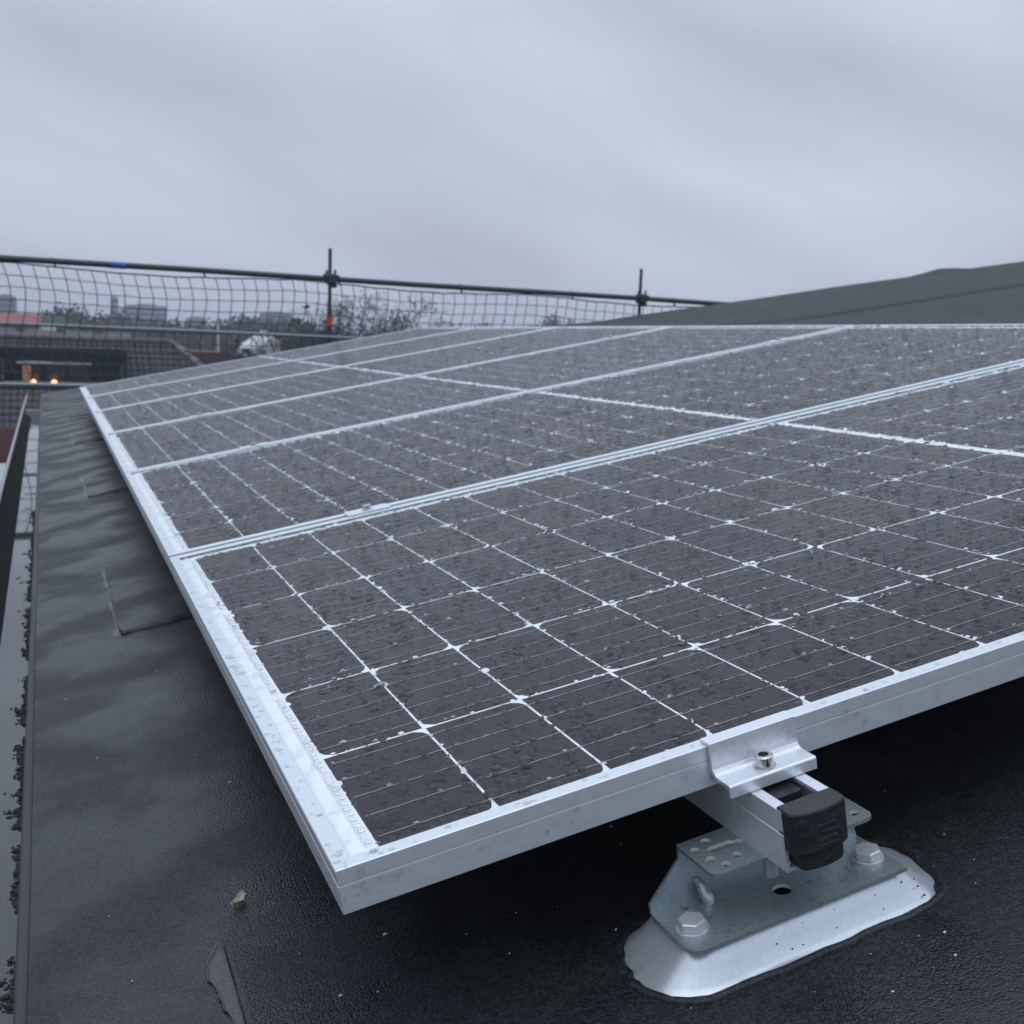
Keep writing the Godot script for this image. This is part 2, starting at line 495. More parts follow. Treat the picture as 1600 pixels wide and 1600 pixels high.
func panels() -> void:
	var long_side := frame_side(PANEL_U)
	var short_side := frame_side(PANEL_V)
	var cells := [cell_mesh(false), cell_mesh(true)]
	var drops := [drop_mesh(1), drop_mesh(2), drop_mesh(3)]
	var mL := 0.0308
	var mF := 0.0161
	var pu := 0.07946
	var pv := 0.1585
	var gap := 0.014
	var st := begin()
	box(st, Vector3(PANEL_U / 2, -0.00538, -PANEL_V / 2), Vector3(PANEL_U - 0.006, 0.0012, PANEL_V - 0.006))
	var sheet := mesh_of(st)
	st = begin()
	quad(st, Vector3(0.003, 0, -0.003), Vector3(PANEL_U - 0.003, 0, -0.003), Vector3(PANEL_U - 0.003, 0, -PANEL_V + 0.003), Vector3(0.003, 0, -PANEL_V + 0.003))
	var cover := mesh_of(st)
	st = begin()
	for j in 6:
		for k in 5:
			var vz := -(mF + pv * (j + (k + 0.5) / 5.0))
			for half in 2:
				var u0 := mL + 0.004 if half == 0 else mL + 12 * pu + gap + 0.001
				var u1 := u0 + 12 * pu - 0.006
				box(st, Vector3((u0 + u1) / 2, -0.00415, vz), Vector3(u1 - u0, 0.0003, 0.0006))
	var wires := mesh_of(st)
	st = begin()
	box(st, Vector3.ZERO, Vector3(0.0048, 0.0004, 2 * pv - 0.016), 0.0001)
	var ribbon := mesh_of(st)
	# small crimps along the end ribbons
	st = begin()
	for k in 34:
		var z := (k - 16.5) * 0.0088
		box(st, Vector3(0.0022 * sin(k * 2.3) * 0.2 + 0.001, 0.0006, z), Vector3(0.0042, 0.0008, 0.0042 + 0.0012 * sin(k * 1.7)), 0.0003)
	var crimps := mesh_of(st)
	var words := ["nearest solar panel, its front corner overhanging the wet roof", "second solar panel from the front, behind the first wide silver seam", "third solar panel from the front in the row", "fourth solar panel from the front in the row", "fifth solar panel from the front, next to last in the row", "farthest solar panel, narrow strip below the safety net"]
	for n in 6:
		var p := thing("solar_panel", words[n], "solar panel", at(0, n * STEP_V, 0), slope, "row of solar panels on the roof")
		for q in [[long_side, Vector3.ZERO, 0.0], [short_side, Vector3(PANEL_U, 0, 0), PI / 2], [long_side, Vector3(PANEL_U, 0, -PANEL_V), PI], [short_side, Vector3(0, 0, -PANEL_V), -PI / 2]]:
			var f := obj("frame_rail", q[0], M["anodised_aluminium"], p)
			f.transform = Transform3D(Basis(Vector3.UP, q[2]), q[1])
		obj("backsheet", sheet, M["white_backsheet"], p)
		for j in 6:
			for i in 24:
				var u := mL + pu * (i + 0.5) + (gap if i >= 12 else 0.0)
				var c := obj("cell", cells[j % 2], M["silicon_%d" % ((i * 7 + j * 5 + n * 3 + (i * j) % 5) % 4)], p)
				c.position = Vector3(u, -0.0045, -(mF + pv * (j + 0.5)))
		var wr := obj("busbar_wires", wires, M["busbar_silver"], p)
		wr.set_meta("kind", "stuff")
		for half in 2:
			for g in 3:
				var rb := obj("end_ribbon", ribbon, M["tinned_ribbon"], p)
				rb.position = Vector3(0.0262 if half == 0 else PANEL_U - 0.0262, -0.00455, -(mF + pv * (2 * g + 1)))
				if n < 2 and half == 0:
					obj("ribbon_crimps", crimps, M["tinned_ribbon"], rb)
		obj("glass_cover", cover, M["solar_glass"], p).position = Vector3(0, -0.0020, 0)
		# rain drops: most on the glass, some on the frame
		var lists := [[], [], []]
		rng.seed = 700 + n
		var total: int = [34000, 31000, 25000, 17000, 11000, 8000][n]
		var grid := {}
		for i in total:
			var u := rng.randf_range(0.013, PANEL_U - 0.013)
			var z := rng.randf_range(0.013, PANEL_V - 0.013)
			var thin := wav.get_noise_2d(u * 900.0 + n * 500.0, z * 900.0)
			if rng.randf() < 0.08 + thin * 0.4:
				continue
			var r := clampf(0.00152 * exp(rng.randfn(0.0, 0.46)), 0.0007, 0.0052) * (1.0 if n < 3 else 1.15)
			if n == 0:
				var key := Vector2i(int(u / 0.005), int(z / 0.005))
				var clash := false
				for a in [-1, 0, 1]:
					for b in [-1, 0, 1]:
						for w in grid.get(key + Vector2i(a, b), []):
							if Vector2(u - w.x, z - w.y).length() < (r + w.z) * 1.02:
								clash = true
				if clash:
					continue
				grid.get_or_add(key, []).append(Vector3(u, z, r))
			var b := Basis(Vector3.UP, rng.randf() * TAU).scaled(Vector3(r * rng.randf_range(0.9, 1.35), r * rng.randf_range(0.75, 1.1), r))
			lists[i % 3].append(Transform3D(b, Vector3(u, -0.0019, -z)))
		if n < 3:
			for i in 420 if n == 0 else 160:
				var r := clampf(0.0010 * exp(rng.randfn(0.0, 0.45)), 0.0005, 0.0028)
				var b := Basis(Vector3.UP, rng.randf() * TAU).scaled(Vector3(r * 1.15, r * 0.8, r))
				var spot := Vector3(rng.randf_range(0.003, 0.009), 0.0001, -rng.randf() * PANEL_V)
				if i % 3 == 1:
					spot = Vector3(rng.randf() * PANEL_U * 0.6, 0.0001, -rng.randf_range(0.003, 0.009))
				elif i % 3 == 2:
					spot = Vector3(rng.randf() * 0.75, rng.randf_range(-0.0225, -0.0125) if rng.randf() < 0.7 else rng.randf_range(-0.009, -0.002), 0.0001)
					b = Basis(Vector3.RIGHT, PI / 2) * Basis(Vector3.UP, rng.randf() * TAU).scaled(Vector3(r, r * 0.7, r * 1.25))
				lists[i % 3].append(Transform3D(b, spot))
		for k in 3:
			copies("rain_drops", drops[k], M["rain_water"], lists[k], p)

# ------------------------------------------------------------------ rails, clamps, roof anchor
func socket_bolt(parent: Node3D, where: Vector3, r := 0.0063, h := 0.0085) -> void:
	var st := begin()
	lathe(st, Vector3.ZERO, [Vector2(0, 0), Vector2(r * 1.22, 0), Vector2(r * 1.22, 0.0010), Vector2(r, 0.0011), Vector2(r, h - 0.0008), Vector2(r - 0.0008, h), Vector2(r * 0.55, h), Vector2(r * 0.55, h - 0.0042), Vector2(0, h - 0.0042)], 30)
	var b := piece("bolt", st, M["stainless"], parent)
	b.position = where
	st = begin()
	lathe(st, Vector3.ZERO, [Vector2(0, h - 0.0041), Vector2(r * 0.54, h - 0.0041), Vector2(r * 0.54, h - 0.0036), Vector2(0, h - 0.0036)], 6)
	piece("socket", st, M["dark_socket"], b)

func rails_and_clamps() -> void:
	var prof := PackedVector2Array()
	for q in [[-21, 0], [-13, 0], [-13, -2.5], [-18.5, -2.5], [-18.5, -39.5], [18.5, -39.5], [18.5, -2.5], [13, -2.5], [13, 0], [21, 0], [21, -14], [20.4, -14.6], [20.4, -16], [21, -16.6], [21, -42], [-21, -42], [-21, -16.6], [-20.4, -16], [-20.4, -14.6], [-21, -14]]:
		prof.append(Vector2(q[0], q[1]) * 0.001)
	for s in 2:
		var uc := 0.2880 if s == 0 else 1.722
		var front := 0.0565 if s == 0 else 0.045
		var r := thing("mounting_rail", ["silver mounting rail with black end cap poking out under the front panel edge", "silver mounting rail under the upper half of the panels"][s], "rail", at(uc, 0, -FRAME_H - 0.0004), slope, "rails that carry the panels")
		var st := begin()
		prism(st, prof, func(p: Vector2, t: float) -> Vector3: return Vector3(p.x, p.y, lerpf(front, -6.09, t)))
		piece("rail_profile", st, M["mill_aluminium"], r)
		# rubber end cap, a D in plan that narrows below
		var cap := begin()
		var outline := func(k: float, bulge: float) -> PackedVector2Array:
			var o := PackedVector2Array([Vector2(-0.0206 * k, front - 0.005), Vector2(-0.0206 * k, front + 0.0080)])
			for i in range(1, 10):
				var a := PI * i / 10.0
				o.append(Vector2(-cos(a) * 0.0206 * k, front + 0.0080 + sin(a) * bulge))
			o.append(Vector2(0.0206 * k, front + 0.0080))
			o.append(Vector2(0.0206 * k, front - 0.005))
			return o
		var rings := [[0.965, 0.0060, 0.0016], [1.0, 0.0066, 0.0006], [1.0, 0.0066, -0.0258], [0.97, 0.0062, -0.0270], [0.80, 0.0056, -0.0282], [0.79, 0.0054, -0.0372], [0.75, 0.0050, -0.0380]]
		for i in rings.size() - 1:
			var a: PackedVector2Array = outline.call(rings[i][0], rings[i][1])
			var b: PackedVector2Array = outline.call(rings[i + 1][0], rings[i + 1][1])
			for k in a.size():
				var k2 := (k + 1) % a.size()
				var mid := Vector3((a[k].x + a[k2].x) / 2, 0, (a[k].y + a[k2].y) / 2 - front)
				oquad(cap, Vector3(a[k].x, rings[i][2], a[k].y), Vector3(a[k2].x, rings[i][2], a[k2].y), Vector3(b[k2].x, rings[i + 1][2], b[k2].y), Vector3(b[k].x, rings[i + 1][2], b[k].y), mid + Vector3(0, 0.0001, 0))
		for e in [0, rings.size() - 1]:
			var o: PackedVector2Array = outline.call(rings[e][0], rings[e][1])
			var ids := Geometry2D.triangulate_polygon(o)
			for i in range(0, ids.size(), 3):
				otri(cap, Vector3(o[ids[i]].x, rings[e][2], o[ids[i]].y), Vector3(o[ids[i + 1]].x, rings[e][2], o[ids[i + 1]].y), Vector3(o[ids[i + 2]].x, rings[e][2], o[ids[i + 2]].y), Vector3(0, 1 if e == 0 else -1, 0))
		var c := piece("end_cap", cap, M["black_rubber"], r)
		if s == 0:
			for k in 4:
				st = begin()
				box(st, Vector3([0.002, 0.004, 0.001, 0.003][k], -0.009 - 0.0045 * k, front + 0.0144), Vector3(0.015 - 0.002 * (k % 2), 0.0007, 0.0008), 0.0002)
				piece("moulded_rib", st, M["black_rubber"], c)
			st = begin()
			box(st, Vector3(-0.001, -0.0070, 0.0235), Vector3(0.0250, 0.007, 0.020), 0.001)
			piece("rubber_block", st, M["black_rubber"], r)

	# end clamp at the front edge
	var ec := thing("end_clamp", "silver end clamp with socket bolt gripping the front panel edge", "clamp", at(0.2855, 0, 0), slope)
	var pr := PackedVector2Array()
	for q in [[8, 0.5], [8, 2.2], [7.6, 2.5], [-3.0, 2.5], [-3.5, 2.0], [-3.6, -13.5], [-4.2, -16.0], [-5.6, -18.2], [-8.0, -19.4], [-10.5, -19.7], [-22.8, -19.7], [-23.6, -20.2], [-24, -21], [-24, -28.2], [-21.6, -28.2], [-21.6, -22.3], [-9, -22.3], [-4.5, -20.6], [-1.6, -17.2], [-0.8, -13], [-0.8, 0.5]]:
		pr.append(Vector2(q[0], q[1]) * 0.001)
	var st2 := begin()
	prism(st2, pr, func(p: Vector2, t: float) -> Vector3: return Vector3(lerpf(-0.0335, 0.0335, t), p.y, -p.x))
	piece("clamp_body", st2, M["mill_aluminium"], ec)
	socket_bolt(ec, Vector3(0.0, -0.0197, 0.0138))

	# middle clamps between neighbouring panels
	var first: Node3D = null
	for s in 2:
		for n in 5:
			var where := at(0.288 if s == 0 else 1.722, n * STEP_V + PANEL_V + (STEP_V - PANEL_V) / 2, 0)
			var label := "silver middle clamp on the lower rail, %s seam from the front" % ["first", "second", "third", "fourth", "fifth"][n] if s == 0 else "silver middle clamp on the upper rail, %s seam from the front" % ["first", "second", "third", "fourth", "fifth"][n]
			var k: Node3D
			if first == null:
				k = thing("middle_clamp", label, "clamp", where, slope, "clamps on the panel seams")
				var g := STEP_V - PANEL_V
				var hat := PackedVector2Array()
				for q in [[-g / 2 - 0.007, 0.0005], [-g / 2 - 0.007, 0.0026], [g / 2 + 0.007, 0.0026], [g / 2 + 0.007, 0.0005], [g / 2 - 0.0008, 0.0005], [g / 2 - 0.0008, -0.0270], [g / 2 - 0.003, -0.0270], [g / 2 - 0.003, -0.001], [-g / 2 + 0.003, -0.001], [-g / 2 + 0.003, -0.0270], [-g / 2 + 0.0008, -0.0270], [-g / 2 + 0.0008, 0.0005]]:
					hat.append(Vector2(q[0], q[1]))
				var st := begin()
				prism(st, hat, func(p: Vector2, t: float) -> Vector3: return Vector3(lerpf(-0.032, 0.032, t), p.y, -p.x))
				piece("clamp_body", st, M["mill_aluminium"], k)
				socket_bolt(k, Vector3(0, 0.0027, 0), 0.0063, 0.0075)
				first = k
			else:
				k = first.duplicate()
				k.name = numbered("middle_clamp")
				add_child(k)
				k.position = where
				k.set_meta("label", label)

func hex_bolt(parent: Node3D, where: Vector3, turn: float) -> void:
	var st := begin()
	lathe(st, Vector3.ZERO, [Vector2(0, 0.0008), Vector2(0.0086, 0.0008), Vector2(0.0095, 0.0016), Vector2(0.0095, 0.0064), Vector2(0.0085, 0.0072), Vector2(0, 0.0072)], 6)
	var b := piece("bolt", st, M["bolt_steel"], parent)
	b.transform = Transform3D(Basis(Vector3.UP, turn), where)
	st = begin()
	lathe(st, Vector3.ZERO, [Vector2(0, 0), Vector2(0.0112, 0), Vector2(0.0112, 0.0010), Vector2(0, 0.0010)], 20)
	piece("washer", st, M["bolt_steel"], b)
	for k in 4:
		st = begin()
		box(st, Vector3(-0.0042 + 0.0017 * k, 0.00735, -0.001 + 0.0006 * (k % 2)), Vector3(0.0007, 0.0003, 0.0026))
		piece("stamped_mark", st, M["bolt_steel"], b)

func csg_hole(parent: Node3D, at_: Vector3, r: float) -> void:
	var c := CSGCylinder3D.new()
	c.name = "hole"
	c.operation = CSGShape3D.OPERATION_SUBTRACTION
	c.radius = r
	c.height = 0.02
	c.sides = 20
	c.position = at_
	parent.add_child(c, true)

func csg_plate(called: String, size: Vector3, center: Vector3, radius: float, m: Material, parent: Node3D, corners: Array) -> CSGPolygon3D:
	var o := PackedVector2Array()
	for q in [[-1, -1, 0], [1, -1, 1], [1, 1, 2], [-1, 1, 3]]:
		var r: float = radius if corners[q[2]] else 0.0008
		for i in 5:
			var a: float = (q[2] - 2) * PI / 2 + PI / 2 * i / 4.0
			o.append(Vector2(q[0] * (size.x / 2 - r) + cos(a) * r, q[1] * (size.z / 2 - r) + sin(a) * r))
	var p := CSGPolygon3D.new()
	p.name = called
	p.polygon = o
	p.mode = CSGPolygon3D.MODE_DEPTH
	p.depth = size.y
	p.material = m
	parent.add_child(p, true)
	# polygon lies in x,y and runs to -z: lay it flat so that its y becomes -z
	p.transform = Transform3D(Basis(Vector3.RIGHT, -PI / 2), center + Vector3(0, size.y / 2, 0))
	return p

func rounded_rect(hx: float, hz: float, r: float, n := 8) -> PackedVector2Array:
	var o := PackedVector2Array()
	for q in [[1, 1, 0], [-1, 1, 1], [-1, -1, 2], [1, -1, 3]]:
		for i in n + 1:
			var a: float = q[2] * PI / 2 + PI / 2 * i / n
			o.append(Vector2(q[0] * (hx - r) + cos(a) * r, q[1] * (hz - r) + sin(a) * r))
		var nx: Array = [[-1, 1], [-1, -1], [1, -1], [1, 1]][q[2]]
		var e := Vector2(nx[0] * (hx - r) + cos((q[2] + 1) * PI / 2) * r, nx[1] * (hz - r) + sin((q[2] + 1) * PI / 2) * r)
		var s := o[o.size() - 1]
		for i in range(1, 10):
			o.append(s.lerp(e, i / 10.0))
	return o

func roof_anchor() -> void:
	var uc := 0.2905
	var a := thing("roof_anchor", "galvanised steel bracket bolted on a pale metal roof flashing below the rail", "bracket", at(uc, 0, 0), slope)
	var zinc: Material = M["galvanised_steel"]
	# flashing boot
	var rings := [[0.079, 0.024, 0.010, -0.1164], [0.0835, 0.0285, 0.014, -0.1166], [0.0865, 0.0305, 0.017, -0.1180], [0.0985, 0.0372, 0.026, -0.1275], [0.1090, 0.0425, 0.033, -0.1352], [0.1135, 0.0450, 0.037, -0.1376], [0.1160, 0.0470, 0.040, -0.1384]]
	var st := begin(true)
	var pts := []
	for q in rings:
		var row := []
		for p in rounded_rect(q[0], q[1], q[2]):
			var low: float = clampf((-0.125 - q[3]) / 0.013, 0.0, 1.0)
			var wob := 1.0 + 0.018 * low * wav.get_noise_2d(p.x * 1300.0, p.y * 1300.0 + 40.0)
			row.append(Vector3(p.x * wob + 0.001, q[3] + 0.0012 * low * wav.get_noise_2d(p.x * 2200.0 + 9.0, p.y * 2200.0), p.y * wob + 0.0035))
		pts.append(row)
	for i in rings.size() - 1:
		var n: int = pts[i].size()
		for k in n:
			var k2: int = (k + 1) % n
			oquad(st, pts[i][k], pts[i][k2], pts[i + 1][k2], pts[i + 1][k], Vector3(pts[i][k].x, 0.02, pts[i][k].z))
	piece("flashing", st, M["flashing_metal"], a)
	# bitumen crumbs stuck to the flashing and the plate
	rng.seed = 33
	var crumbs := []
	for i in 22:
		var t := rng.randf()
		var front := i % 4 != 0
		var where := Vector3(rng.randf_range(-0.095, 0.10), lerpf(-0.1345, -0.121, t), 0.0035 + lerpf(0.0422, 0.0330, t)) if front else Vector3(rng.randf_range(-0.075, 0.07), -0.1131, rng.randf_range(-0.010, 0.03))
		var s := 0.0004 * exp(rng.randfn(0.0, 0.5))
		crumbs.append(Transform3D(Basis.from_euler(Vector3(rng.randf(), rng.randf(), rng.randf()) * 6.0).scaled(Vector3(s * 1.4, s, s)), where))
	var cb := begin()
	box(cb, Vector3.ZERO, Vector3(2, 1.6, 2), 0.5)
	copies("bitumen_crumbs", mesh_of(cb), M["wet_bitumen_edge"], crumbs, a)
	# base plate, upright web, top plate
	var plate := csg_plate("base_plate", Vector3(0.1705, 0.0026, 0.0540), Vector3(-0.0030, -0.1146, 0.0125), 0.010, zinc, a, [true, false, false, false])
	csg_hole(plate, Vector3(0.002, 0.0005, -0.0013), 0.0066)
	for h in plate.get_children():
		h.rotation.x = PI / 2
	st = begin()
	var web := PackedVector2Array([Vector2(-0.0880, -0.1133), Vector2(-0.0880, -0.1065), Vector2(-0.0620, -0.0810), Vector2(-0.0615, -0.0720), Vector2(0.0600, -0.0720), Vector2(0.0640, -0.0790), Vector2(0.0660, -0.0860), Vector2(0.0810, -0.1060), Vector2(0.0820, -0.1133)])
	prism(st, web, func(p: Vector2, t: float) -> Vector3: return Vector3(p.x, p.y, lerpf(-0.0170, -0.0145, t)))
	piece("web", st, zinc, a)
	var top := csg_plate("top_plate", Vector3(0.1270, 0.0026, 0.0490), Vector3(0.0010, -0.0722, 0.0085), 0.007, zinc, a, [true, true, false, false])
	for q in [[-0.0555, -0.0020, 0.0034], [-0.0530, 0.0135, 0.0034], [-0.0485, 0.0235, 0.0], [-0.0365, 0.0190, 0.0034], [-0.0520, 0.0260, 0.0], [-0.0270, 0.0060, 0.0034], [-0.0440, -0.0080, 0.0034], [-0.0485, 0.0245, 0.0034], [0.0520, 0.0100, 0.0034], [0.0500, -0.0060, 0.0034], [0.0560, 0.0220, 0.0034]]:
		if q[2] > 0.0:
			csg_hole(top, Vector3(q[0] - 0.001, -(q[1] - 0.0085), -0.0013), q[2])
	for k in 5:
		csg_hole(top, Vector3(-0.0455 + 0.0032 * k - 0.001, 0.0085 - 0.0045, -0.0013), 0.0042)
	for h in top.get_children():
		h.rotation.x = PI / 2
	hex_bolt(a, Vector3(-0.0735, -0.1132, 0.0150), 0.35)
	hex_bolt(a, Vector3(0.0690, -0.1132, 0.0140), 0.1)
	# pressed gusset between web and base
	st = begin(true)
	tube(st, [Vector3(-0.0510, -0.1000, -0.0150), Vector3(-0.0500, -0.1045, -0.0085), Vector3(-0.0495, -0.1105, -0.0035), Vector3(-0.0495, -0.1140, -0.0025)], [0.0022, 0.0042, 0.0048, 0.0040], 10)
	piece("gusset", st, zinc, a)
	# threaded stud under the rail
	st = begin(true)
	var tp := []
	var tr := []
	for k in 46:
		tp.append(Vector3(-0.0100, -0.0725 - 0.00055 * k, 0.0150))
		tr.append(0.0050 if k % 2 == 0 else 0.0043)
	tube(st, tp, tr, 16)
	piece("threaded_stud", st, M["bolt_steel"], a)
	# drops on the plates
	var lists := []
	rng.seed = 91
	for i in 130:
		var r := clampf(0.0008 * exp(rng.randfn(0.0, 0.5)), 0.0004, 0.0024)
		var b := Basis(Vector3.UP, rng.randf() * TAU).scaled(Vector3(r * rng.randf_range(0.9, 2.0), r * 0.55, r))
		lists.append(Transform3D(b, Vector3(rng.randf_range(-0.078, 0.075), -0.11325, rng.randf_range(-0.008, 0.036))))
	copies("rain_drops", drop_mesh(5), M["rain_water"], lists, a)

# ------------------------------------------------------------------ roof, gutter
func eave_u(v: float) -> float:
	return -0.203 - 0.0043 * v

func roof_h(u: float, v: float) -> float:
	var h := ROOF_H - 0.225 * smoothstep(2.2, 4.8, u) - 0.034 * maxf(u - 4.8, 0.0) - 0.002 * pow(maxf(u - 7.0, 0.0), 2.0)
	var w := clampf((1.4 - u) / 1.0, 0.0, 1.0) * clampf(absf(u - 0.29) * 6.0 + absf(v) * 4.0 - 0.6, 0.0, 1.0)
	h += wav.get_noise_2d(u * 60.0 + 300.0, v * 42.0) * 0.0048 * w
	h += 0.045 * exp(-pow((u - 8.36) / 0.16, 2.0)) * exp(-pow((v - 8.8) / 0.5, 2.0))
	if u > 2.5:
		h += 0.006 * wav.get_noise_2d(u * 16.0, v * 30.0 + 90.0)
	return h

func roof_point(u: float, v: float, lift := 0.0) -> Vector3:
	return at(u, v, roof_h(u, v) + lift)

func roof() -> void:
	var r := Node3D.new()
	r.name = "roof"
	add_child(r)
	r.set_meta("kind", "structure")
	var us := []
	var x := -0.203
	while x < 1.0:
		us.append(x)
		x += 0.012 if x < 0.12 else 0.04
	while x < 14.0:
		us.append(x)
		x += 0.2
	var vs := []
	var y := -2.2
	while y < 8.8:
		vs.append(y)
		y += 0.03 if y > -0.6 and y < 4.0 else 0.08
	vs.append(8.8)
	var shift := func(u: float, v: float) -> float: return u - 0.0043 * v * clampf((0.05 - u) / 0.15, 0.0, 1.0)
	var st := begin(true)
	var upper := begin(true)
	for i in us.size() - 1:
		for j in vs.size() - 1:
			var p := []
			for q in [[0, 0], [1, 0], [1, 1], [0, 1]]:
				var v: float = vs[j + q[1]]
				p.append(roof_point(shift.call(us[i + q[0]], v), v))
			quad(st if us[i] < 1.5 else upper, p[0], p[1], p[2], p[3])
	piece("upper_felt", upper, M["drained_bitumen_felt"], r)
	st.set_smooth_group(-1)
	for j in vs.size() - 1:        # eave edge
		var a := roof_point(eave_u(vs[j]), vs[j])
		var b := roof_point(eave_u(vs[j + 1]), vs[j + 1])
		var a2 := a + Vector3(-0.003, -0.02, 0)
		var b2 := b + Vector3(-0.003, -0.02, 0)
		oquad(st, a, b, b2, a2, Vector3.LEFT)
	for i in us.size() - 1:        # verge at the far end
		var a := roof_point(shift.call(us[i], 8.8), 8.8)
		var b := roof_point(shift.call(us[i + 1], 8.8), 8.8)
		oquad(st, a, b, b + Vector3(0, -0.25, 0), a + Vector3(0, -0.25, 0), Vector3.FORWARD)
	piece("roof_felt", st, M["wet_bitumen_felt"], r)

	# lapped felt sheets: each lifts a little at its cut corner
	var flaps := [[1.174, -0.087, 0.54, 0.0052], [2.725, -0.0865, 0.50, 0.0050], [4.28, -0.088, 0.52, 0.0055], [5.84, -0.090, 0.50, 0.0055], [7.35, -0.090, 0.5, 0.005]]
	for f in flaps:
		var sh := begin(true)
		var nu := 56
		var nv := 26
		var pos := func(i: int, j: int, low: bool) -> Vector3:
			var fu := float(i) / nu
			var fv := float(j) / nv
			var v: float = f[0] + f[2] * fv + (0.022 * fu if j < 3 else 0.0) + (0.006 * wav.get_noise_2d(fu * 420.0, f[0] * 100.0) if j == 0 else 0.0)
			var u: float = f[1] + 0.55 * pow(fu, 1.3) + (0.004 * wav.get_noise_2d(fv * 300.0, f[0] * 77.0) if i == 0 else 0.0)
			if i == 0 and j == 0:
				u += 0.003
				v += 0.006
			var edge: float = f[3] * pow(1.0 - fv, 0.8) * (1.0 - 0.35 * fu) * (1.0 + 0.5 * wav.get_noise_2d(fu * 200.0 + 40.0, fv * 200.0))
			if i == 0 or j == 0:
				edge *= 0.72
			return roof_point(u, v, (edge if not low else -0.002) - 0.0004 * fv)
		for i in nu:
			for j in nv:
				quad(sh, pos.call(i, j, false), pos.call(i + 1, j, false), pos.call(i + 1, j + 1, false), pos.call(i, j + 1, false))
		for i in nu:
			oquad(sh, pos.call(i, 0, false), pos.call(i + 1, 0, false), pos.call(i + 1, 0, true), pos.call(i, 0, true), Vector3.BACK)
		for j in nv:
			oquad(sh, pos.call(0, j, false), pos.call(0, j + 1, false), pos.call(0, j + 1, true), pos.call(0, j, true), Vector3.LEFT)
		piece("felt_sheet", sh, M["wet_bitumen_felt"], r)
	for k in 2:
		var sh := begin(true)
		var v0 := 1.9 + 3.7 * k
		for i in 60:
			var u0 := 2.05 + 0.2 * i
			var w0 := 0.05 * wav.get_noise_2d(u0 * 40.0, v0 * 90.0)
			var w1 := 0.05 * wav.get_noise_2d((u0 + 0.2) * 40.0, v0 * 90.0)
			oquad(sh, roof_point(u0, v0 + w0, 0.0014), roof_point(u0 + 0.2, v0 + w1, 0.0014), roof_point(u0 + 0.2, v0 + 0.3, 0.001), roof_point(u0, v0 + 0.3, 0.001), Vector3.UP)
			oquad(sh, roof_point(u0, v0 + w0, 0.0014), roof_point(u0 + 0.2, v0 + w1, 0.0014), roof_point(u0 + 0.2, v0 + w1, -0.002), roof_point(u0, v0 + w0, -0.002), Vector3.BACK)
		piece("felt_lap", sh, M["drained_bitumen_felt"], r)
	# nearest sheet, its side edge running towards the viewer
	var near := begin(true)
	var np := func(i: int, j: int, low: bool) -> Vector3:
		var v := 0.236 - 0.5 * float(j) / 30.0
		var u: float = -0.0640 - 0.006 * (0.236 - v) + 0.16 * pow(i / 20.0, 1.5) + (0.0012 * wav.get_noise_2d(v * 900.0, 5.0) if i == 0 else 0.0)
		var e: float = 0.0042 * smoothstep(0.236, 0.12, v) * (1.0 - i / 20.0) * (0.6 if i == 0 else 1.0)
		return roof_point(u, v, -0.002 if low else e - 0.0002 * i)
	for i in 20:
		for j in 30:
			oquad(near, np.call(i, j, false), np.call(i + 1, j, false), np.call(i + 1, j + 1, false), np.call(i, j + 1, false), Vector3.UP)
	for j in 30:
		oquad(near, np.call(0, j, false), np.call(0, j + 1, false), np.call(0, j + 1, true), np.call(0, j, true), Vector3.LEFT)
	piece("felt_sheet", near, M["wet_bitumen_felt"], r)
	# felt collar round the flashing
	var col := begin(true)
	var ringp := []
	var base := rounded_rect(0.1165, 0.0475, 0.040)
	for k in base.size() + 1:
		var p := base[k % base.size()]
		var n1 := wav.get_noise_2d(p.x * 2600.0, p.y * 2600.0)
		var o := p.normalized() * (0.0035 + 0.005 * n1)
		ringp.append(at(0.2915 + p.x + o.x, -(p.y + 0.0035) - o.y, -0.1386 + 0.0007 * n1))
	tube(col, ringp, [0.0032], 8, false)
	piece("felt_collar", col, M["wet_bitumen_felt"], r)

	# building under the roof, so that the roof has something to stand on
	var b := begin()
	var x0 := corner.x - 0.12
	var yr := corner.y - 0.36
	var poly := PackedVector2Array([Vector2(x0, 0.0), Vector2(14.4, 0.0), Vector2(14.4, yr + 1.3), Vector2(9.0, yr + 1.05), Vector2(5.0, yr + 0.35), Vector2(2.0, yr + 0.10), Vector2(x0, yr - 0.12)])
	prism(b, poly, func(p: Vector2, t: float) -> Vector3: return Vector3(p.x, p.y, lerpf(1.5, -9.30, t)))
	tag(piece("building_walls", b, M["pale_render"]), "", "", "", "structure")

	# puddles
	var puddle := begin()
	var outline := [[-0.0652, 0.214], [-0.0700, 0.206], [-0.0755, 0.198], [-0.0790, 0.186], [-0.0808, 0.172], [-0.0800, 0.160], [-0.0770, 0.148], [-0.0748, 0.134], [-0.0738, 0.121], [-0.0712, 0.110], [-0.0700, 0.098], [-0.0692, 0.080], [-0.0700, 0.050], [-0.0690, 0.0], [-0.0655, 0.0], [-0.0652, 0.1]]
	var pl := PackedVector2Array()
	for q in outline:
		pl.append(Vector2(q[0], q[1]))
	for turn in 3:                  # round the outline off
		var soft := PackedVector2Array()
		for k in pl.size():
			var q0 := pl[k]; var q1 := pl[(k + 1) % pl.size()]
			soft.append(q0.lerp(q1, 0.25))
			soft.append(q0.lerp(q1, 0.75))
		pl = soft
	for k in pl.size():
		pl[k].x -= 0.0026 * wav.get_noise_2d(pl[k].x * 3000.0, pl[k].y * 2600.0) if pl[k].x < -0.067 else 0.0
	fill_water(puddle, pl, 0.0022)
	var rim := begin(true)
	var rp := []
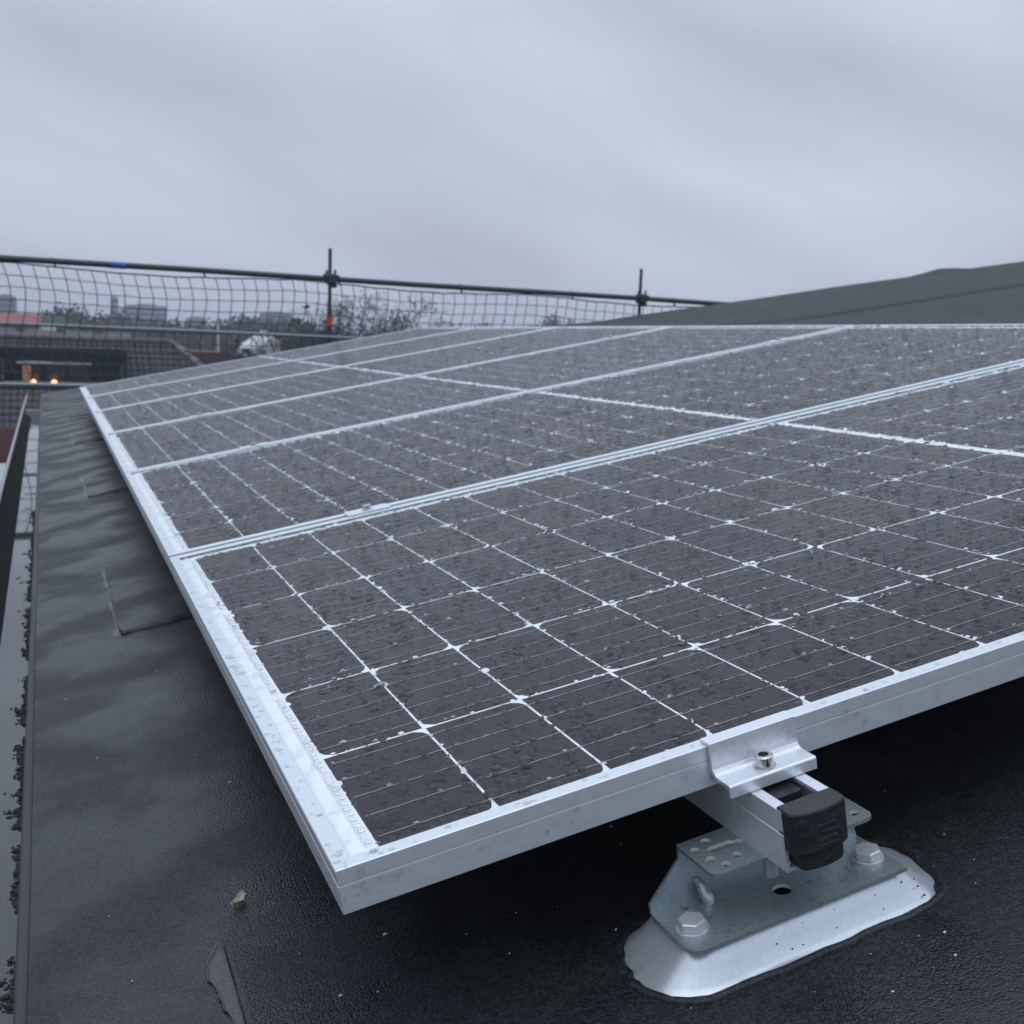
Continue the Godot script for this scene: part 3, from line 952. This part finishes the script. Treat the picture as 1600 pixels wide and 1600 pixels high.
	for k in pl.size() + 1:
		rp.append(roof_point(pl[k % pl.size()].x, pl[k % pl.size()].y, 0.0012))
	tube(rim, rp, [0.0008], 6, false)
	piece("felt_bead", rim, M["wet_bitumen_edge"], r)
	tag(piece("puddle", puddle, M["puddle_water"]), "small puddle lying against the felt edge at the bottom of the picture", "puddle", "", "")
	for f in flaps:
		var strip := begin()
		var pl2 := PackedVector2Array()
		var left := []
		var right := []
		for k in 71:
			var t := k / 70.0
			var v: float = f[0] - 0.002 + f[2] * 0.96 * t
			var wide := maxf(0.0, 0.0030 + 0.0062 * wav.get_noise_2d(v * 330.0, f[0] * 50.0) + 0.005 * exp(-pow(t / 0.07, 2.0)) + 0.004 * exp(-pow((t - 0.88) / 0.12, 2.0))) * smoothstep(1.0, 0.93, t)
			left.append(Vector2(f[1] - 0.0012 - wide - 0.0004, v))
			right.append(Vector2(f[1] + 0.0004, v))
		right.reverse()
		for q in left + right:
			pl2.append(q)
		fill_water(strip, pl2, 0.0026)
		piece("water_film", strip, M["puddle_water"], r)

	# pale grit scattered over the felt
	rng.seed = 61
	var list := []
	for i in 420:
		var u := rng.randf_range(-0.19, 0.9)
		var v := pow(rng.randf(), 1.6) * 2.0 - 0.35
		var s := 0.00032 * exp(rng.randfn(0.0, 0.45))
		list.append(Transform3D(Basis.from_euler(Vector3(rng.randf(), rng.randf(), rng.randf()) * 6.0).scaled(Vector3(s * 1.6, s, s)), roof_point(u, v, 0.0004)))
	var g := begin()
	box(g, Vector3.ZERO, Vector3(2, 1.4, 2), 0.4)
	tag(copies("grit", mesh_of(g), M["pale_grit"], list), "pale mineral grains scattered over the black felt", "grit", "", "stuff")

	# dry leaf, curled
	var lf := begin(true)
	var lp := func(i: int, j: int, up: float) -> Vector3:
		var s := i / 8.0
		var t := (j / 4.0 - 0.5) * 2.0
		var half := 0.0042 * pow(sin(PI * clampf(s * 0.92 + 0.06, 0, 1)), 0.7) * (1.0 + 0.25 * sin(s * 19.0))
		return Vector3((s - 0.5) * 0.017, 0.0022 + up + 0.0028 * t * t + 0.0026 * pow(s - 0.4, 2.0) * 4.0, t * half + 0.003 * sin(s * 2.6))
	for i in 8:
		for j in 4:
			quad(lf, lp.call(i, j, 0.0004), lp.call(i, j + 1, 0.0004), lp.call(i + 1, j + 1, 0.0004), lp.call(i + 1, j, 0.0004))
			quad(lf, lp.call(i, j, 0.0), lp.call(i + 1, j, 0.0), lp.call(i + 1, j + 1, 0.0), lp.call(i, j + 1, 0.0))
	var leaf := piece("dry_leaf", lf, M["dry_leaf"])
	leaf.transform = Transform3D(slope * Basis(Vector3.UP, 1.0), roof_point(-0.0455, 0.262, -0.0005))
	tag(leaf, "small curled dry leaf lying on the wet felt", "leaf")

func fill_water(st: SurfaceTool, pl: PackedVector2Array, lift: float) -> void:
	var ids := Geometry2D.triangulate_polygon(pl)
	for i in range(0, ids.size(), 3):
		var p := []
		for k in 3:
			var q := pl[ids[i + k]]
			p.append(at(q.x, q.y, ROOF_H + lift + roof_h(-0.08, q.y) - ROOF_H))
		otri(st, p[0], p[1], p[2], Vector3.UP)

func gutter() -> void:
	var x_of := func(z: float) -> float: return corner.x - 0.203 * cos(TILT) + 0.138 * sin(TILT) + 0.0042 * (z + 0.6136) + 0.002
	var y0 := corner.y - 0.203 * sin(TILT) - 0.138 * cos(TILT) - 0.012
	var g := thing("roof_gutter", "dark lined roof gutter holding rain water along the eave", "gutter", Vector3.ZERO)
	var outer := PackedVector2Array()
	for q in [[-2, 2], [-11, -4], [-13, -64], [-52, -64], [-60, -30], [-80, -16], [-100, 2], [-104, 8], [-107, 8], [-107, 0], [-84, -22], [-66, -38], [-58, -70], [-8, -70], [-2, -8]]:
		outer.append(Vector2(q[0], q[1]) * 0.001)
	var st := begin()
	prism(st, outer, func(p: Vector2, t: float) -> Vector3:
		var z := lerpf(1.2, -7.4, t)
		return Vector3(x_of.call(z) + p.x, y0 + p.y, z))
	piece("channel", st, M["gutter_lining"], g)
	st = begin(true)
	tube(st, [Vector3(x_of.call(1.2) - 0.107, y0 + 0.010, 1.2), Vector3(x_of.call(-4.0) - 0.109, y0 + 0.010, -4.0), Vector3(x_of.call(-9.2) - 0.104, y0 + 0.006, -9.2)], [0.0065], 10)
	piece("bead", st, M["gutter_bead"], g)
	st = begin()
	box(st, Vector3(x_of.call(-7.4) - 0.045, y0 - 0.022, -7.41), Vector3(0.085, 0.075, 0.012), 0.002)
	piece("end_plate", st, M["gutter_bead"], g)
	st = begin()
	var ledge := PackedVector2Array([Vector2(-0.012, 0.001), Vector2(-0.012, -0.010), Vector2(0.004, -0.010), Vector2(0.004, 0.004), Vector2(-0.010, 0.003)])
	prism(st, ledge, func(p: Vector2, t: float) -> Vector3:
		var z := lerpf(1.2, -9.2, t)
		return Vector3(x_of.call(z) + p.x, y0 + p.y, z))
	piece("drip_edge", st, M["drip_edge_metal"], g)
	st = begin()
	quad(st, Vector3(x_of.call(1.19) - 0.0622, 0, 1.19), Vector3(x_of.call(1.19) - 0.0115, 0, 1.19), Vector3(x_of.call(-7.39) - 0.0115, 0, -7.39), Vector3(x_of.call(-7.39) - 0.0622, 0, -7.39))
	var wtr := piece("gutter_water", st, M["standing_water"])
	wtr.position.y = y0 - 0.0335
	tag(wtr, "", "", "", "structure")
	# moss and silt clumps on the roof side of the water
	rng.seed = 17
	var list := []
	for i in 7000:
		var z := -0.55 - pow(rng.randf(), 0.8) * 3.0
		if wav.get_noise_1d(z * 340.0) < -0.2 and z > -2.6 or z < -2.6 and rng.randf() < 0.7:
			continue
		var s := 0.0013 * exp(rng.randfn(0.0, 0.5))
		var b := Basis.from_euler(Vector3(rng.randf(), rng.randf(), rng.randf()) * 6.0).scaled(Vector3(s * 1.2, s * 0.8, s))
		list.append(Transform3D(b, Vector3(x_of.call(z) - 0.0115 - absf(rng.randfn(0.0, 0.0045 + 0.006 * wav.get_noise_1d(z * 1500.0))), y0 - 0.0325 + rng.randf_range(-0.002, 0.002), z)))
	var mo := begin(true)
	lathe(mo, Vector3.ZERO, [Vector2(0, -0.8), Vector2(0.7, -0.6), Vector2(1.05, 0.0), Vector2(0.6, 0.55), Vector2(0, 0.9)], 7)
	tag(copies("moss", mesh_of(mo), M["moss"], list), "dark moss and silt along the roof side of the gutter", "moss", "", "stuff")
	# leaves afloat
	var spots := [[-3.95, -0.028, 0.4, 2.4], [-3.62, -0.034, 1.1, 1.5], [-3.52, -0.030, 1.4, 1.5], [-2.88, -0.030, 0.2, 1.2], [-2.72, -0.026, 1.9, 1.6], [-2.60, -0.040, 1.5, 1.5], [-2.55, -0.034, 1.5, 1.5]]
	var lb: Node3D = null
	for i in spots.size():
		var q: Array = spots[i]
		if lb == null:
			var l := begin(true)
			for k in 10:
				var a0 := TAU * k / 10; var a1 := TAU * (k + 1) / 10
				var p0 := Vector3(cos(a0) * 0.009, 0.0012 * sin(a0 * 2.0) + 0.001, sin(a0) * 0.0035)
				var p1 := Vector3(cos(a1) * 0.009, 0.0012 * sin(a1 * 2.0) + 0.001, sin(a1) * 0.0035)
				tri(l, Vector3(0, 0.0018, 0), p1, p0)
				tri(l, Vector3(0, 0.0012, 0), p0 - Vector3(0, 0.0006, 0), p1 - Vector3(0, 0.0006, 0))
			lb = piece("sodden_leaf", l, M["wet_dark_leaf"])
			numbered("sodden_leaf")
		else:
			lb = lb.duplicate()
			lb.name = numbered("sodden_leaf")
			add_child(lb)
		lb.transform = Transform3D(Basis(Vector3.UP, q[2]).scaled(Vector3(q[3], 1, q[3])), Vector3(x_of.call(q[0]) + q[1], y0 - 0.0334, q[0]))
		tag(lb, "dark sodden leaf afloat in the gutter water", "leaf", "leaves afloat in the gutter")

# ------------------------------------------------------------------ scaffold and net
func line_at(x: float, y: float) -> Vector3:        # scaffold line: x along the roof end, y above the eye
	return Vector3(x, EYE + y - 0.0076 * x, -9.216 - 0.0535 * x)

func scaffold() -> void:
	var s := thing("scaffold_guardrail", "dark tube scaffold guardrail with two posts beyond the roof end", "scaffold", Vector3(0, 0, -9.3))
	s.position = Vector3.ZERO
	var st: SurfaceTool
	for q in [["top_rail", 0.4985, 0.0235, "scaffold_tube"], ["middle_rail", 0.031, 0.0125, "scaffold_tube_pale"], ["lower_rail", -0.410, 0.0145, "scaffold_tube_pale"]]:
		st = begin(true)
		var pts := []
		for k in 13:
			var x := -4.0 + k
			pts.append(line_at(x, q[1] + 0.003 * sin(x * 1.7)))
		tube(st, pts, [q[2]], 10)
		piece(q[0], st, M[q[3]], s)
	st = begin(true)
	tube(st, [line_at(0.44, 0.4985), line_at(0.55, 0.4985)], [0.0255], 10)
	piece("blue_tape", st, M["blue_tape"], s)
	for q in [[2.148, 0.745], [5.106, 0.772]]:
		var base := line_at(q[0], 0.0)
		st = begin(true)
		tube(st, [Vector3(base.x, 0.0, base.z - 0.05), Vector3(base.x, base.y + 0.30, base.z - 0.05)], [0.0185], 12)
		tube(st, [Vector3(base.x, base.y + 0.30, base.z - 0.05), Vector3(base.x, base.y + q[1], base.z - 0.05)], [0.0150], 12)
		var post := piece("post", st, M["scaffold_tube"], s)
		st = begin()
		var cy := base.y + 0.4985
		box(st, Vector3(base.x, cy, base.z - 0.02), Vector3(0.075, 0.085, 0.11), 0.012)
		box(st, Vector3(base.x - 0.045, cy + 0.02, base.z), Vector3(0.045, 0.035, 0.06), 0.008)
		box(st, Vector3(base.x + 0.048, cy + 0.01, base.z - 0.01), Vector3(0.04, 0.05, 0.06), 0.008)
		box(st, Vector3(base.x - 0.036, cy + 0.052, base.z - 0.01), Vector3(0.018, 0.04, 0.018), 0.004)
		box(st, Vector3(base.x + 0.034, cy + 0.055, base.z - 0.01), Vector3(0.018, 0.045, 0.018), 0.004)
		box(st, Vector3(base.x + 0.01, cy - 0.055, base.z), Vector3(0.07, 0.03, 0.05), 0.008)
		piece("coupler", st, M["coupler_steel"], post)
		if q[0] < 3.0:
			st = begin(true)
			tube(st, [Vector3(base.x, base.y + 0.125, base.z - 0.05), Vector3(base.x, base.y + 0.205, base.z - 0.05)], [0.0245], 14)
			piece("red_tape", st, M["red_tape"], post)
	# safety net
	var net := thing("safety_net", "dark square-mesh safety net hung from the scaffold top rail", "net", Vector3.ZERO)
	var cols := 112
	var rows := 10
	var node := func(i: int, j: int) -> Vector3:
		var x := -3.6 + i * 0.1
		var f := float(j) / rows
		var hang := 0.0 + 0.035 * pow(absf(sin(x * 1.45 + 0.5)), 1.5)
		var y := 0.472 - hang * (1.0 - f) - 0.885 * f
		x += 0.035 * sin(f * 7.0 + x * 0.35) + 0.010 * wav.get_noise_2d(x * 300.0, f * 300.0) + 0.06 * f
		return line_at(x, y + 0.008 * wav.get_noise_2d(x * 250.0 + 70.0, f * 400.0)) + Vector3(0, 0, 0.03 * sin(f * 5.0 + x))
	st = begin(true)
	for i in cols:
		var pts := []
		for j in rows + 1:
			pts.append(node.call(i, j))
		tube(st, pts, [0.0034], 4, false)
	for j in range(1, rows + 1):
		var pts := []
		for i in cols:
			pts.append(node.call(i, j))
		tube(st, pts, [0.0030], 4, false)
	piece("mesh_cords", st, M["net_cord"], net)
	st = begin(true)
	var edge := []
	for i in cols:
		edge.append(node.call(i, 0))
	tube(st, edge, [0.0062], 6)
	piece("border_rope", st, M["net_cord"], net)
	for k in 9:
		st = begin(true)
		var x := -3.2 + 1.08 * k
		tube(st, [line_at(x, 0.525), line_at(x + 0.02, 0.45)], [0.008], 6)
		piece("tie", st, M["net_cord"], net)

# ------------------------------------------------------------------ background
func branch(st: SurfaceTool, p: Vector3, d: Vector3, length: float, r: float, depth: int, g: RandomNumberGenerator, tips: Array, up: float) -> void:
	var mid := p + d * length * 0.5 + Vector3(g.randf_range(-1, 1), g.randf_range(-0.3, 0.6), g.randf_range(-1, 1)) * length * 0.06
	var end := p + d * length
	tube(st, [p, mid, end], [r, r * 0.85, r * 0.66], 7 if depth > 4 else (5 if depth > 2 else 3), false)
	if depth <= 2:
		tips.append(mid)
		tips.append(end)
	if depth == 0:
		return
	var kids := 3 if depth > 1 else 4
	for k in kids:
		var side := Vector3(g.randfn(0, 1), g.randfn(0, 0.5), g.randfn(0, 1)).normalized()
		var nd := (d * 0.75 + side * g.randf_range(0.45, 0.8) + Vector3.UP * up).normalized()
		branch(st, p + d * length * g.randf_range(0.6, 1.0), nd, length * g.randf_range(0.62, 0.85), r * 0.58, depth - 1, g, tips, up)

func tree(called: String, label: String, foot: Vector3, height: float, sd: int, leafy: float, leaf_mat: String, depth := 5, leaf := 0.13, up := 0.22, slim := 1.0) -> Node3D:
	var t := thing(called, label, "tree", foot, Basis.from_scale(Vector3(slim, 1, slim)), "trees beyond the roof")
	var g := RandomNumberGenerator.new()
	g.seed = sd
	var st := begin(true)
	var tips := []
	height *= 1.27
	var trunk := height * 0.30
	tube(st, [Vector3(0, -0.2, 0), Vector3(0.05, trunk * 0.5, 0), Vector3(0.0, trunk, 0.0)], [height * 0.018, height * 0.0145, height * 0.013], 9, false)
	for k in 5:
		var a := TAU * k / 5.0 + g.randf()
		branch(st, Vector3(0, trunk * g.randf_range(0.75, 1.0), 0), Vector3(cos(a) * 0.55, 0.85, sin(a) * 0.55).normalized(), height * 0.22, height * 0.0085, depth, g, tips, up)
	piece("trunk", st, M["bark"], t)
	var lf := begin()
	for p in tips:
		var n := int(leafy) + (1 if g.randf() < fmod(leafy, 1.0) else 0)
		for k in n:
			var c: Vector3 = p + Vector3(g.randfn(0, 1), g.randfn(0, 1), g.randfn(0, 1)) * leaf * 1.1
			var a := Vector3(g.randfn(0, 1), g.randfn(0, 1), g.randfn(0, 1)).normalized() * leaf * g.randf_range(0.4, 1.0)
			var b := a.cross(Vector3(g.randfn(0, 1), g.randfn(0, 1), g.randfn(0, 1))).normalized() * leaf * g.randf_range(0.3, 0.6)
			quad(lf, c - a, c - b, c + a, c + b)
	piece("crown", lf, M[leaf_mat], t)
	return t

func house_box(p: Node3D, c: Vector3, size: Vector3, m: String, called := "wall") -> void:
	var st := begin()
	box(st, c, size, 0.0)
	piece(called, st, M[m], p)

func gable_roof(p: Node3D, x0: float, x1: float, z_front: float, z_back: float, y_eave: float, y_ridge: float, m: String, over := 0.3) -> MeshInstance3D:   # ridge along x
	var zm := (z_front + z_back) / 2
	var poly := PackedVector2Array([Vector2(z_front + over, y_eave - 0.15), Vector2(z_front + over, y_eave), Vector2(zm, y_ridge), Vector2(z_back - over, y_eave), Vector2(z_back - over, y_eave - 0.15), Vector2(zm, y_ridge - 0.25)])
	var st := begin()
	prism(st, poly, func(q: Vector2, t: float) -> Vector3: return Vector3(lerpf(x0, x1, t), q.y, q.x))
	return piece("roof", st, M[m], p)

func background() -> void:
	# street level
	var st := begin()
	var w := 900.0
	quad(st, Vector3(-w, 0, w), Vector3(w, 0, w), Vector3(w, 0, -w), Vector3(-w, 0, -w))
	tag(piece("ground", st, M["ground"]), "", "", "", "structure")

	# tiled house opposite, with a recessed roof terrace
	var h := thing("tiled_house", "dark tiled house with recessed dormer window and warm lamps beyond the scaffold", "house", Vector3(0, 0, -43.5))
	var ridge_y := EYE - 0.38
	var dy := 2.92
	var dz := 3.2
	var on := func(x: float, s: float, lift: float) -> Vector3:      # slope: s 0 at the ridge, 1 at the eave
		return Vector3(x, ridge_y - dy * s, dz * s) + Vector3(0, dz, dy).normalized() * lift
	var open := func(x: float, s: float) -> bool: return x > -1.5 and x < 2.58 - (s - 0.09) * 0.65 and s > 0.11 and s < 0.52
	st = begin()
	# roof boarding in strips round the opening
	for q in [[-14.0, -1.5, 0.0, 1.06], [-1.5, 2.3, 0.0, 0.11], [-1.5, 2.3, 0.52, 1.06], [2.3, 4.2, 0.0, 1.06]]:
		var p := []
		for k in [[0, 3], [1, 3], [1, 2], [0, 2]]:
			p.append(on.call(q[k[0]], q[k[1]], -0.04))
		oquad(st, p[0], p[1], p[2], p[3], Vector3(0, 1, 1))
	# hipped end and rear slope
	otri(st, on.call(4.2, 0.0, -0.04), on.call(4.2, 1.06, -0.04), on.call(7.6, 1.06, -0.04), Vector3(0, 1, 1))
	var rear := Vector3(7.6, ridge_y - dy * 1.06, -dz * 1.06)
	otri(st, on.call(4.2, 0.0, -0.04), on.call(7.6, 1.06, -0.04), rear, Vector3(1, 1, 0))
	oquad(st, on.call(4.2, 0.0, -0.04), rear, Vector3(-14, rear.y, rear.z), on.call(-14.0, 0.0, -0.04), Vector3(0, 1, -1))
	var hr := piece("roof", st, M["roof_tile_under"], h)
	# pantiles
	st = begin(true)
	for k in 6:
		var a0 := PI * k / 6.0 - 0.2; var a1 := PI * (k + 1) / 6.0 - 0.2
		var p0 := Vector3(-cos(a0) * 0.105, 0.045 * sin(a0), 0); var p1 := Vector3(-cos(a1) * 0.105, 0.045 * sin(a1), 0)
		var t := Vector3(0, 0.05, 0.19)
		var b := Vector3(0, 0.0, -0.19)
		quad(st, p0 + t, p1 + t, p1 + b, p0 + b)
		quad(st, p0 + t - Vector3(0, 0.02, 0), p1 + t - Vector3(0, 0.02, 0), p1 + t, p0 + t)
	var tile := mesh_of(st)
	var tb := Basis(Vector3.RIGHT, atan2(dy, dz))
	var list := []
	rng.seed = 5
	for j in 15:
		var s := 0.02 + j * 0.0715
		for i in 76:
			var x := -8.0 + i * 0.215
			if x > 4.15 + s * 3.3 or open.call(x, s):
				continue
			list.append(Transform3D(tb * Basis(Vector3.UP, rng.randf_range(-0.05, 0.05)) * Basis(Vector3(0, 0, 1), rng.randf_range(-0.06, 0.06)), on.call(x, s, 0.0)))
	copies("roof_tiles", tile, M["roof_tile_dark"], list, hr)
	for k in 9:      # hip tiles
		st = begin(true)
		var a: Vector3 = on.call(4.15 + 3.4 * k / 9.0, 1.06 * k / 9.0, 0.06)
		var b: Vector3 = on.call(4.15 + 3.4 * (k + 1.12) / 9.0, 1.06 * (k + 1.12) / 9.0, 0.10)
		tube(st, [a, b], [0.11, 0.135], 9)
		piece("hip_tile", st, M["ridge_tile"], hr)
	for k in 30:
		st = begin(true)
		tube(st, [Vector3(4.2 - 0.4 * k, ridge_y + 0.05, 0), Vector3(3.78 - 0.4 * k, ridge_y + 0.07, 0)], [0.12, 0.135], 9)
		piece("ridge_tile", st, M["roof_tile_dark"], hr)
	# recess: side walls, back wall, floor
	st = begin()
	var zb := 0.85
	var yf := EYE - 1.92
	box(st, Vector3(0.5, yf - 0.05, 1.25), Vector3(4.1, 0.1, 1.3))
	box(st, Vector3(-1.53, yf + 0.62, 0.95), Vector3(0.06, 1.35, 1.7))
	box(st, Vector3(2.45, yf + 0.62, 0.95), Vector3(0.06, 1.35, 1.7))
	box(st, Vector3(0.5, yf + 0.62, zb - 0.1), Vector3(4.1, 1.35, 0.1))
	piece("recess_wall", st, M["dark_cladding"], h)
	st = begin()
	box(st, Vector3(0.15, EYE - 1.13, zb + 0.42), Vector3(2.38, 0.085, 0.14), 0.01)
	piece("header_beam", st, M["grey_trim"], h)
	for q in [[-0.73, 0.26, "lit_window"], [-0.42, 0.20, "window_glass"], [0.19, 0.56, "window_glass"], [0.94, 0.62, "window_glass"]]:
		st = begin()
		box(st, Vector3(q[0], yf + 0.35, zb), Vector3(q[1] + 0.10, 0.74, 0.06), 0.01)
		var fr := piece("window", st, M["dark_cladding"], h)
		st = begin()
		box(st, Vector3(q[0], yf + 0.36, zb + 0.034), Vector3(q[1], 0.64, 0.02))
		piece("pane", st, M[q[2]], fr)
	house_box(h, Vector3(-3.4, (EYE - 3.45) / 2, 0.0), Vector3(20.0, EYE - 3.45, 6.2), "brick_red")
	for k in 2:
		var lx: float = [-0.51, 0.13][k]
		var l := thing("globe_lamp", ["lit amber globe lamp under the glowing window", "lit pinkish globe lamp right of the amber one"][k], "lamp", Vector3(lx, EYE - 1.74, -40.75), Basis(), "lamps on the roof terrace")
		st = begin(true)
		lathe(st, Vector3.ZERO, [Vector2(0, -0.1), Vector2(0.06, -0.08), Vector2(0.095, -0.03), Vector2(0.095, 0.03), Vector2(0.06, 0.08), Vector2(0, 0.1)], 14)
		piece("globe", st, M["lamp_glow"], l)
		st = begin(true)
		tube(st, [Vector3(0, -0.1, 0), Vector3(0, -0.62, -0.05)], [0.02], 6)
		piece("stem", st, M["dark_cladding"], l)
		var o := OmniLight3D.new()
		o.name = "lamp_light"
		o.light_color = Color(1.0, 0.62, 0.34)
		o.light_energy = 0.12
		o.light_size = 0.09
		o.omni_range = 30.0
		o.omni_attenuation = 2.0
		o.shadow_enabled = true
		l.add_child(o)
	# low annex in front of it
	var an := thing("low_annex", "low annex with dark red front and pale flat roof beyond the gutter", "building", Vector3(-7.5, 0, -34.0))
	house_box(an, Vector3(2.6, 2.45, 0.0), Vector3(14.0, 4.9, 5.0), "pale_render")
	house_box(an, Vector3(2.6, 4.98, 0.0), Vector3(14.2, 0.14, 5.2), "flat_roof_grey", "flat_roof")
	house_box(an, Vector3(2.6, 5.50, -3.8), Vector3(14.0, 1.0, 0.2), "brick_red", "upstand")

	# houses farther off
	var rh := thing("red_roof_house", "long house with red tiled roof on the far left", "house", Vector3(0, 0, -72.0))
	house_box(rh, Vector3(-9.5, 4.6, 0), Vector3(20, 9.2, 7), "white_render")
	gable_roof(rh, -20.0, -0.4, 3.5, -3.5, EYE + 0.28, EYE + 0.86, "roof_tile_red")
	var dh := thing("dark_roof_house", "house with dark mossy roof right of the red roof", "house", Vector3(0, 0, -72.0))
	house_box(dh, Vector3(0.15, 4.5, 0), Vector3(1.1, 9.0, 6), "pale_render")
	gable_roof(dh, -0.38, 0.85, 3.0, -3.0, EYE + 0.30, EYE + 0.80, "evergreen")
	var b2 := thing("brick_terrace", "terrace with brownish red roof behind the tiled ridge", "house", Vector3(0, 0, -58.0))
	house_box(b2, Vector3(0.0, 4.1, 0), Vector3(16, 8.2, 6), "brick_red")
	gable_roof(b2, -8.0, 3.6, 3.0, -3.0, EYE - 0.65, EYE - 0.05, "roof_tile_brown")
	for k in 3:
		st = begin()
		box(st, Vector3(-1.2 + 1.7 * k, EYE + 0.05, 0.2), Vector3(0.35, 0.5, 0.35), 0.02)
		piece("chimney", st, M["roof_tile_brown"], b2)
	var wg := thing("white_gable_house", "white gabled house showing just above the panel edge", "house", Vector3(10.6, 0, -62.0))
	st = begin()
	prism(st, PackedVector2Array([Vector2(-0.75, 0), Vector2(0.55, 0), Vector2(0.55, EYE - 0.24), Vector2(0.15, EYE + 0.02), Vector2(-0.75, EYE - 0.62)]), func(p: Vector2, t: float) -> Vector3: return Vector3(p.x, p.y, lerpf(2.0, -4.0, t)))
	piece("wall", st, M["white_render"], wg)
	st = begin()
	box(st, Vector3(0.78, (EYE - 0.55) / 2, 0.5), Vector3(0.4, EYE - 0.55, 1.0))
	piece("red_wing", st, M["roof_tile_red"], wg)
	st = begin()
	box(st, Vector3(0.0, EYE + 0.12, 0.0), Vector3(0.3, 0.4, 0.3), 0.02)
	piece("chimney", st, M["white_render"], wg)
	var far := [["tower_block", "hazy blue tower block at the far left", -9.3, 7.4, 4.6, "far_concrete"], ["tower_block", "wide hazy grey block in the middle distance", 22.4, 6.6, 9.4, "far_concrete_pale"], ["tower_block", "low hazy blue block left of the red-taped post", 54.5, 6.0, 6.5, "far_concrete"], ["tower_block", "small pale block between the trees", 34.6, 4.0, 4.2, "far_concrete_pale"], ["tower_block", "slim hazy tower left of the grey block", 15.1, 8.2, 1.4, "far_concrete_pale"]]
	for q in far:
		var t := thing(q[0], q[1], "building", Vector3(q[2], 0, -300.0), Basis(), "far tower blocks")
		house_box(t, Vector3(0, (EYE + q[3]) / 2, 0), Vector3(q[4], EYE + q[3], 10), q[5])
		house_box(t, Vector3(0.2, EYE + q[3] + 0.2, 0), Vector3(q[4] * 0.5, 0.4, 4), q[5], "roof_plant")
		for f in 4:
			house_box(t, Vector3(0, EYE + q[3] - 0.9 - 1.3 * f, 5.02), Vector3(q[4] * 0.94, 0.5, 0.1), "window_glass", "window_band")
	var pole := thing("flag_pole", "slim pale pole standing behind the hip roof", "pole", Vector3(8.0, 0, -60.0))
	st = begin(true)
	tube(st, [Vector3.ZERO, Vector3(0, EYE + 0.9, 0)], [0.09, 0.045], 8)
	piece("pole", st, M["pole_paint"], pole)

	# trees
	tree("bare_tree", "large sparse tree right of the red-taped post", Vector3(11.5, 0, -38.0), 9.4, 41, 1.5, "winter_leaves", 6, 0.062, 0.14, 1.05)
	tree("bare_tree", "thin russet tree left of the red-taped post", Vector3(9.0, 0, -36.5), 9.2, 43, 0.8, "russet_leaves", 5, 0.06, 0.2, 0.75)
	tree("bare_tree", "leafless tree at the right edge of the tree group", Vector3(12.6, 0, -40.0), 9.3, 47, 1.2, "winter_leaves", 4, 0.10, 0.3)
	tree("evergreen_tree", "dense dark tree behind the white gable", Vector3(11.0, 0, -52.0), 8.6, 53, 6.0, "evergreen", 4, 0.2, 0.1)
	tree("evergreen_tree", "dark bushy tree below the large sparse tree", Vector3(12.0, 0, -47.0), 8.9, 59, 6.0, "evergreen", 4, 0.22, 0.05)
	var kinds := [["bare tree rising behind the dark mossy roof", 3.2, -150.0, 11.2, "russet_leaves", 61], ["rounded far tree left of the slim tower", 8.6, -150.0, 11.3, "winter_leaves", 62], ["dark far tree below the wide grey block", 12.2, -140.0, 10.6, "russet_leaves", 63], ["low far tree right of the wide grey block", 14.8, -140.0, 10.4, "russet_leaves", 64], ["far tree beside the small pale block", 18.2, -145.0, 10.6, "winter_leaves", 65], ["far tree behind the slim pale pole", 20.4, -135.0, 10.5, "russet_leaves", 66], ["tall far tree left of the low blue block", 24.2, -150.0, 12.0, "winter_leaves", 67], ["broad far tree below the low blue block", 27.5, -140.0, 10.4, "evergreen", 68], ["lone far shrub above the farthest panel corner", 65.0, -150.0, 12.4, "winter_leaves", 69], ["small far tree left of the chimneys", 6.0, -130.0, 10.2, "russet_leaves", 70], ["far tree on the left between the roofs", 1.4, -120.0, 10.6, "winter_leaves", 71]]
	for q in kinds:
		tree("far_tree", q[0], Vector3(q[1], 0, q[2]), q[3], q[5], 7.0, q[4], 3, 0.34, 0.1)

# ------------------------------------------------------------------
func _ready() -> void:
	wav.noise_type = FastNoiseLite.TYPE_SIMPLEX_SMOOTH
	wav.seed = 7
	wav.frequency = 0.02
	wav.fractal_octaves = 2
	setup()
	materials()
	roof()
	gutter()
	background()
	scaffold()
	panels()
	rails_and_clamps()
	roof_anchor()
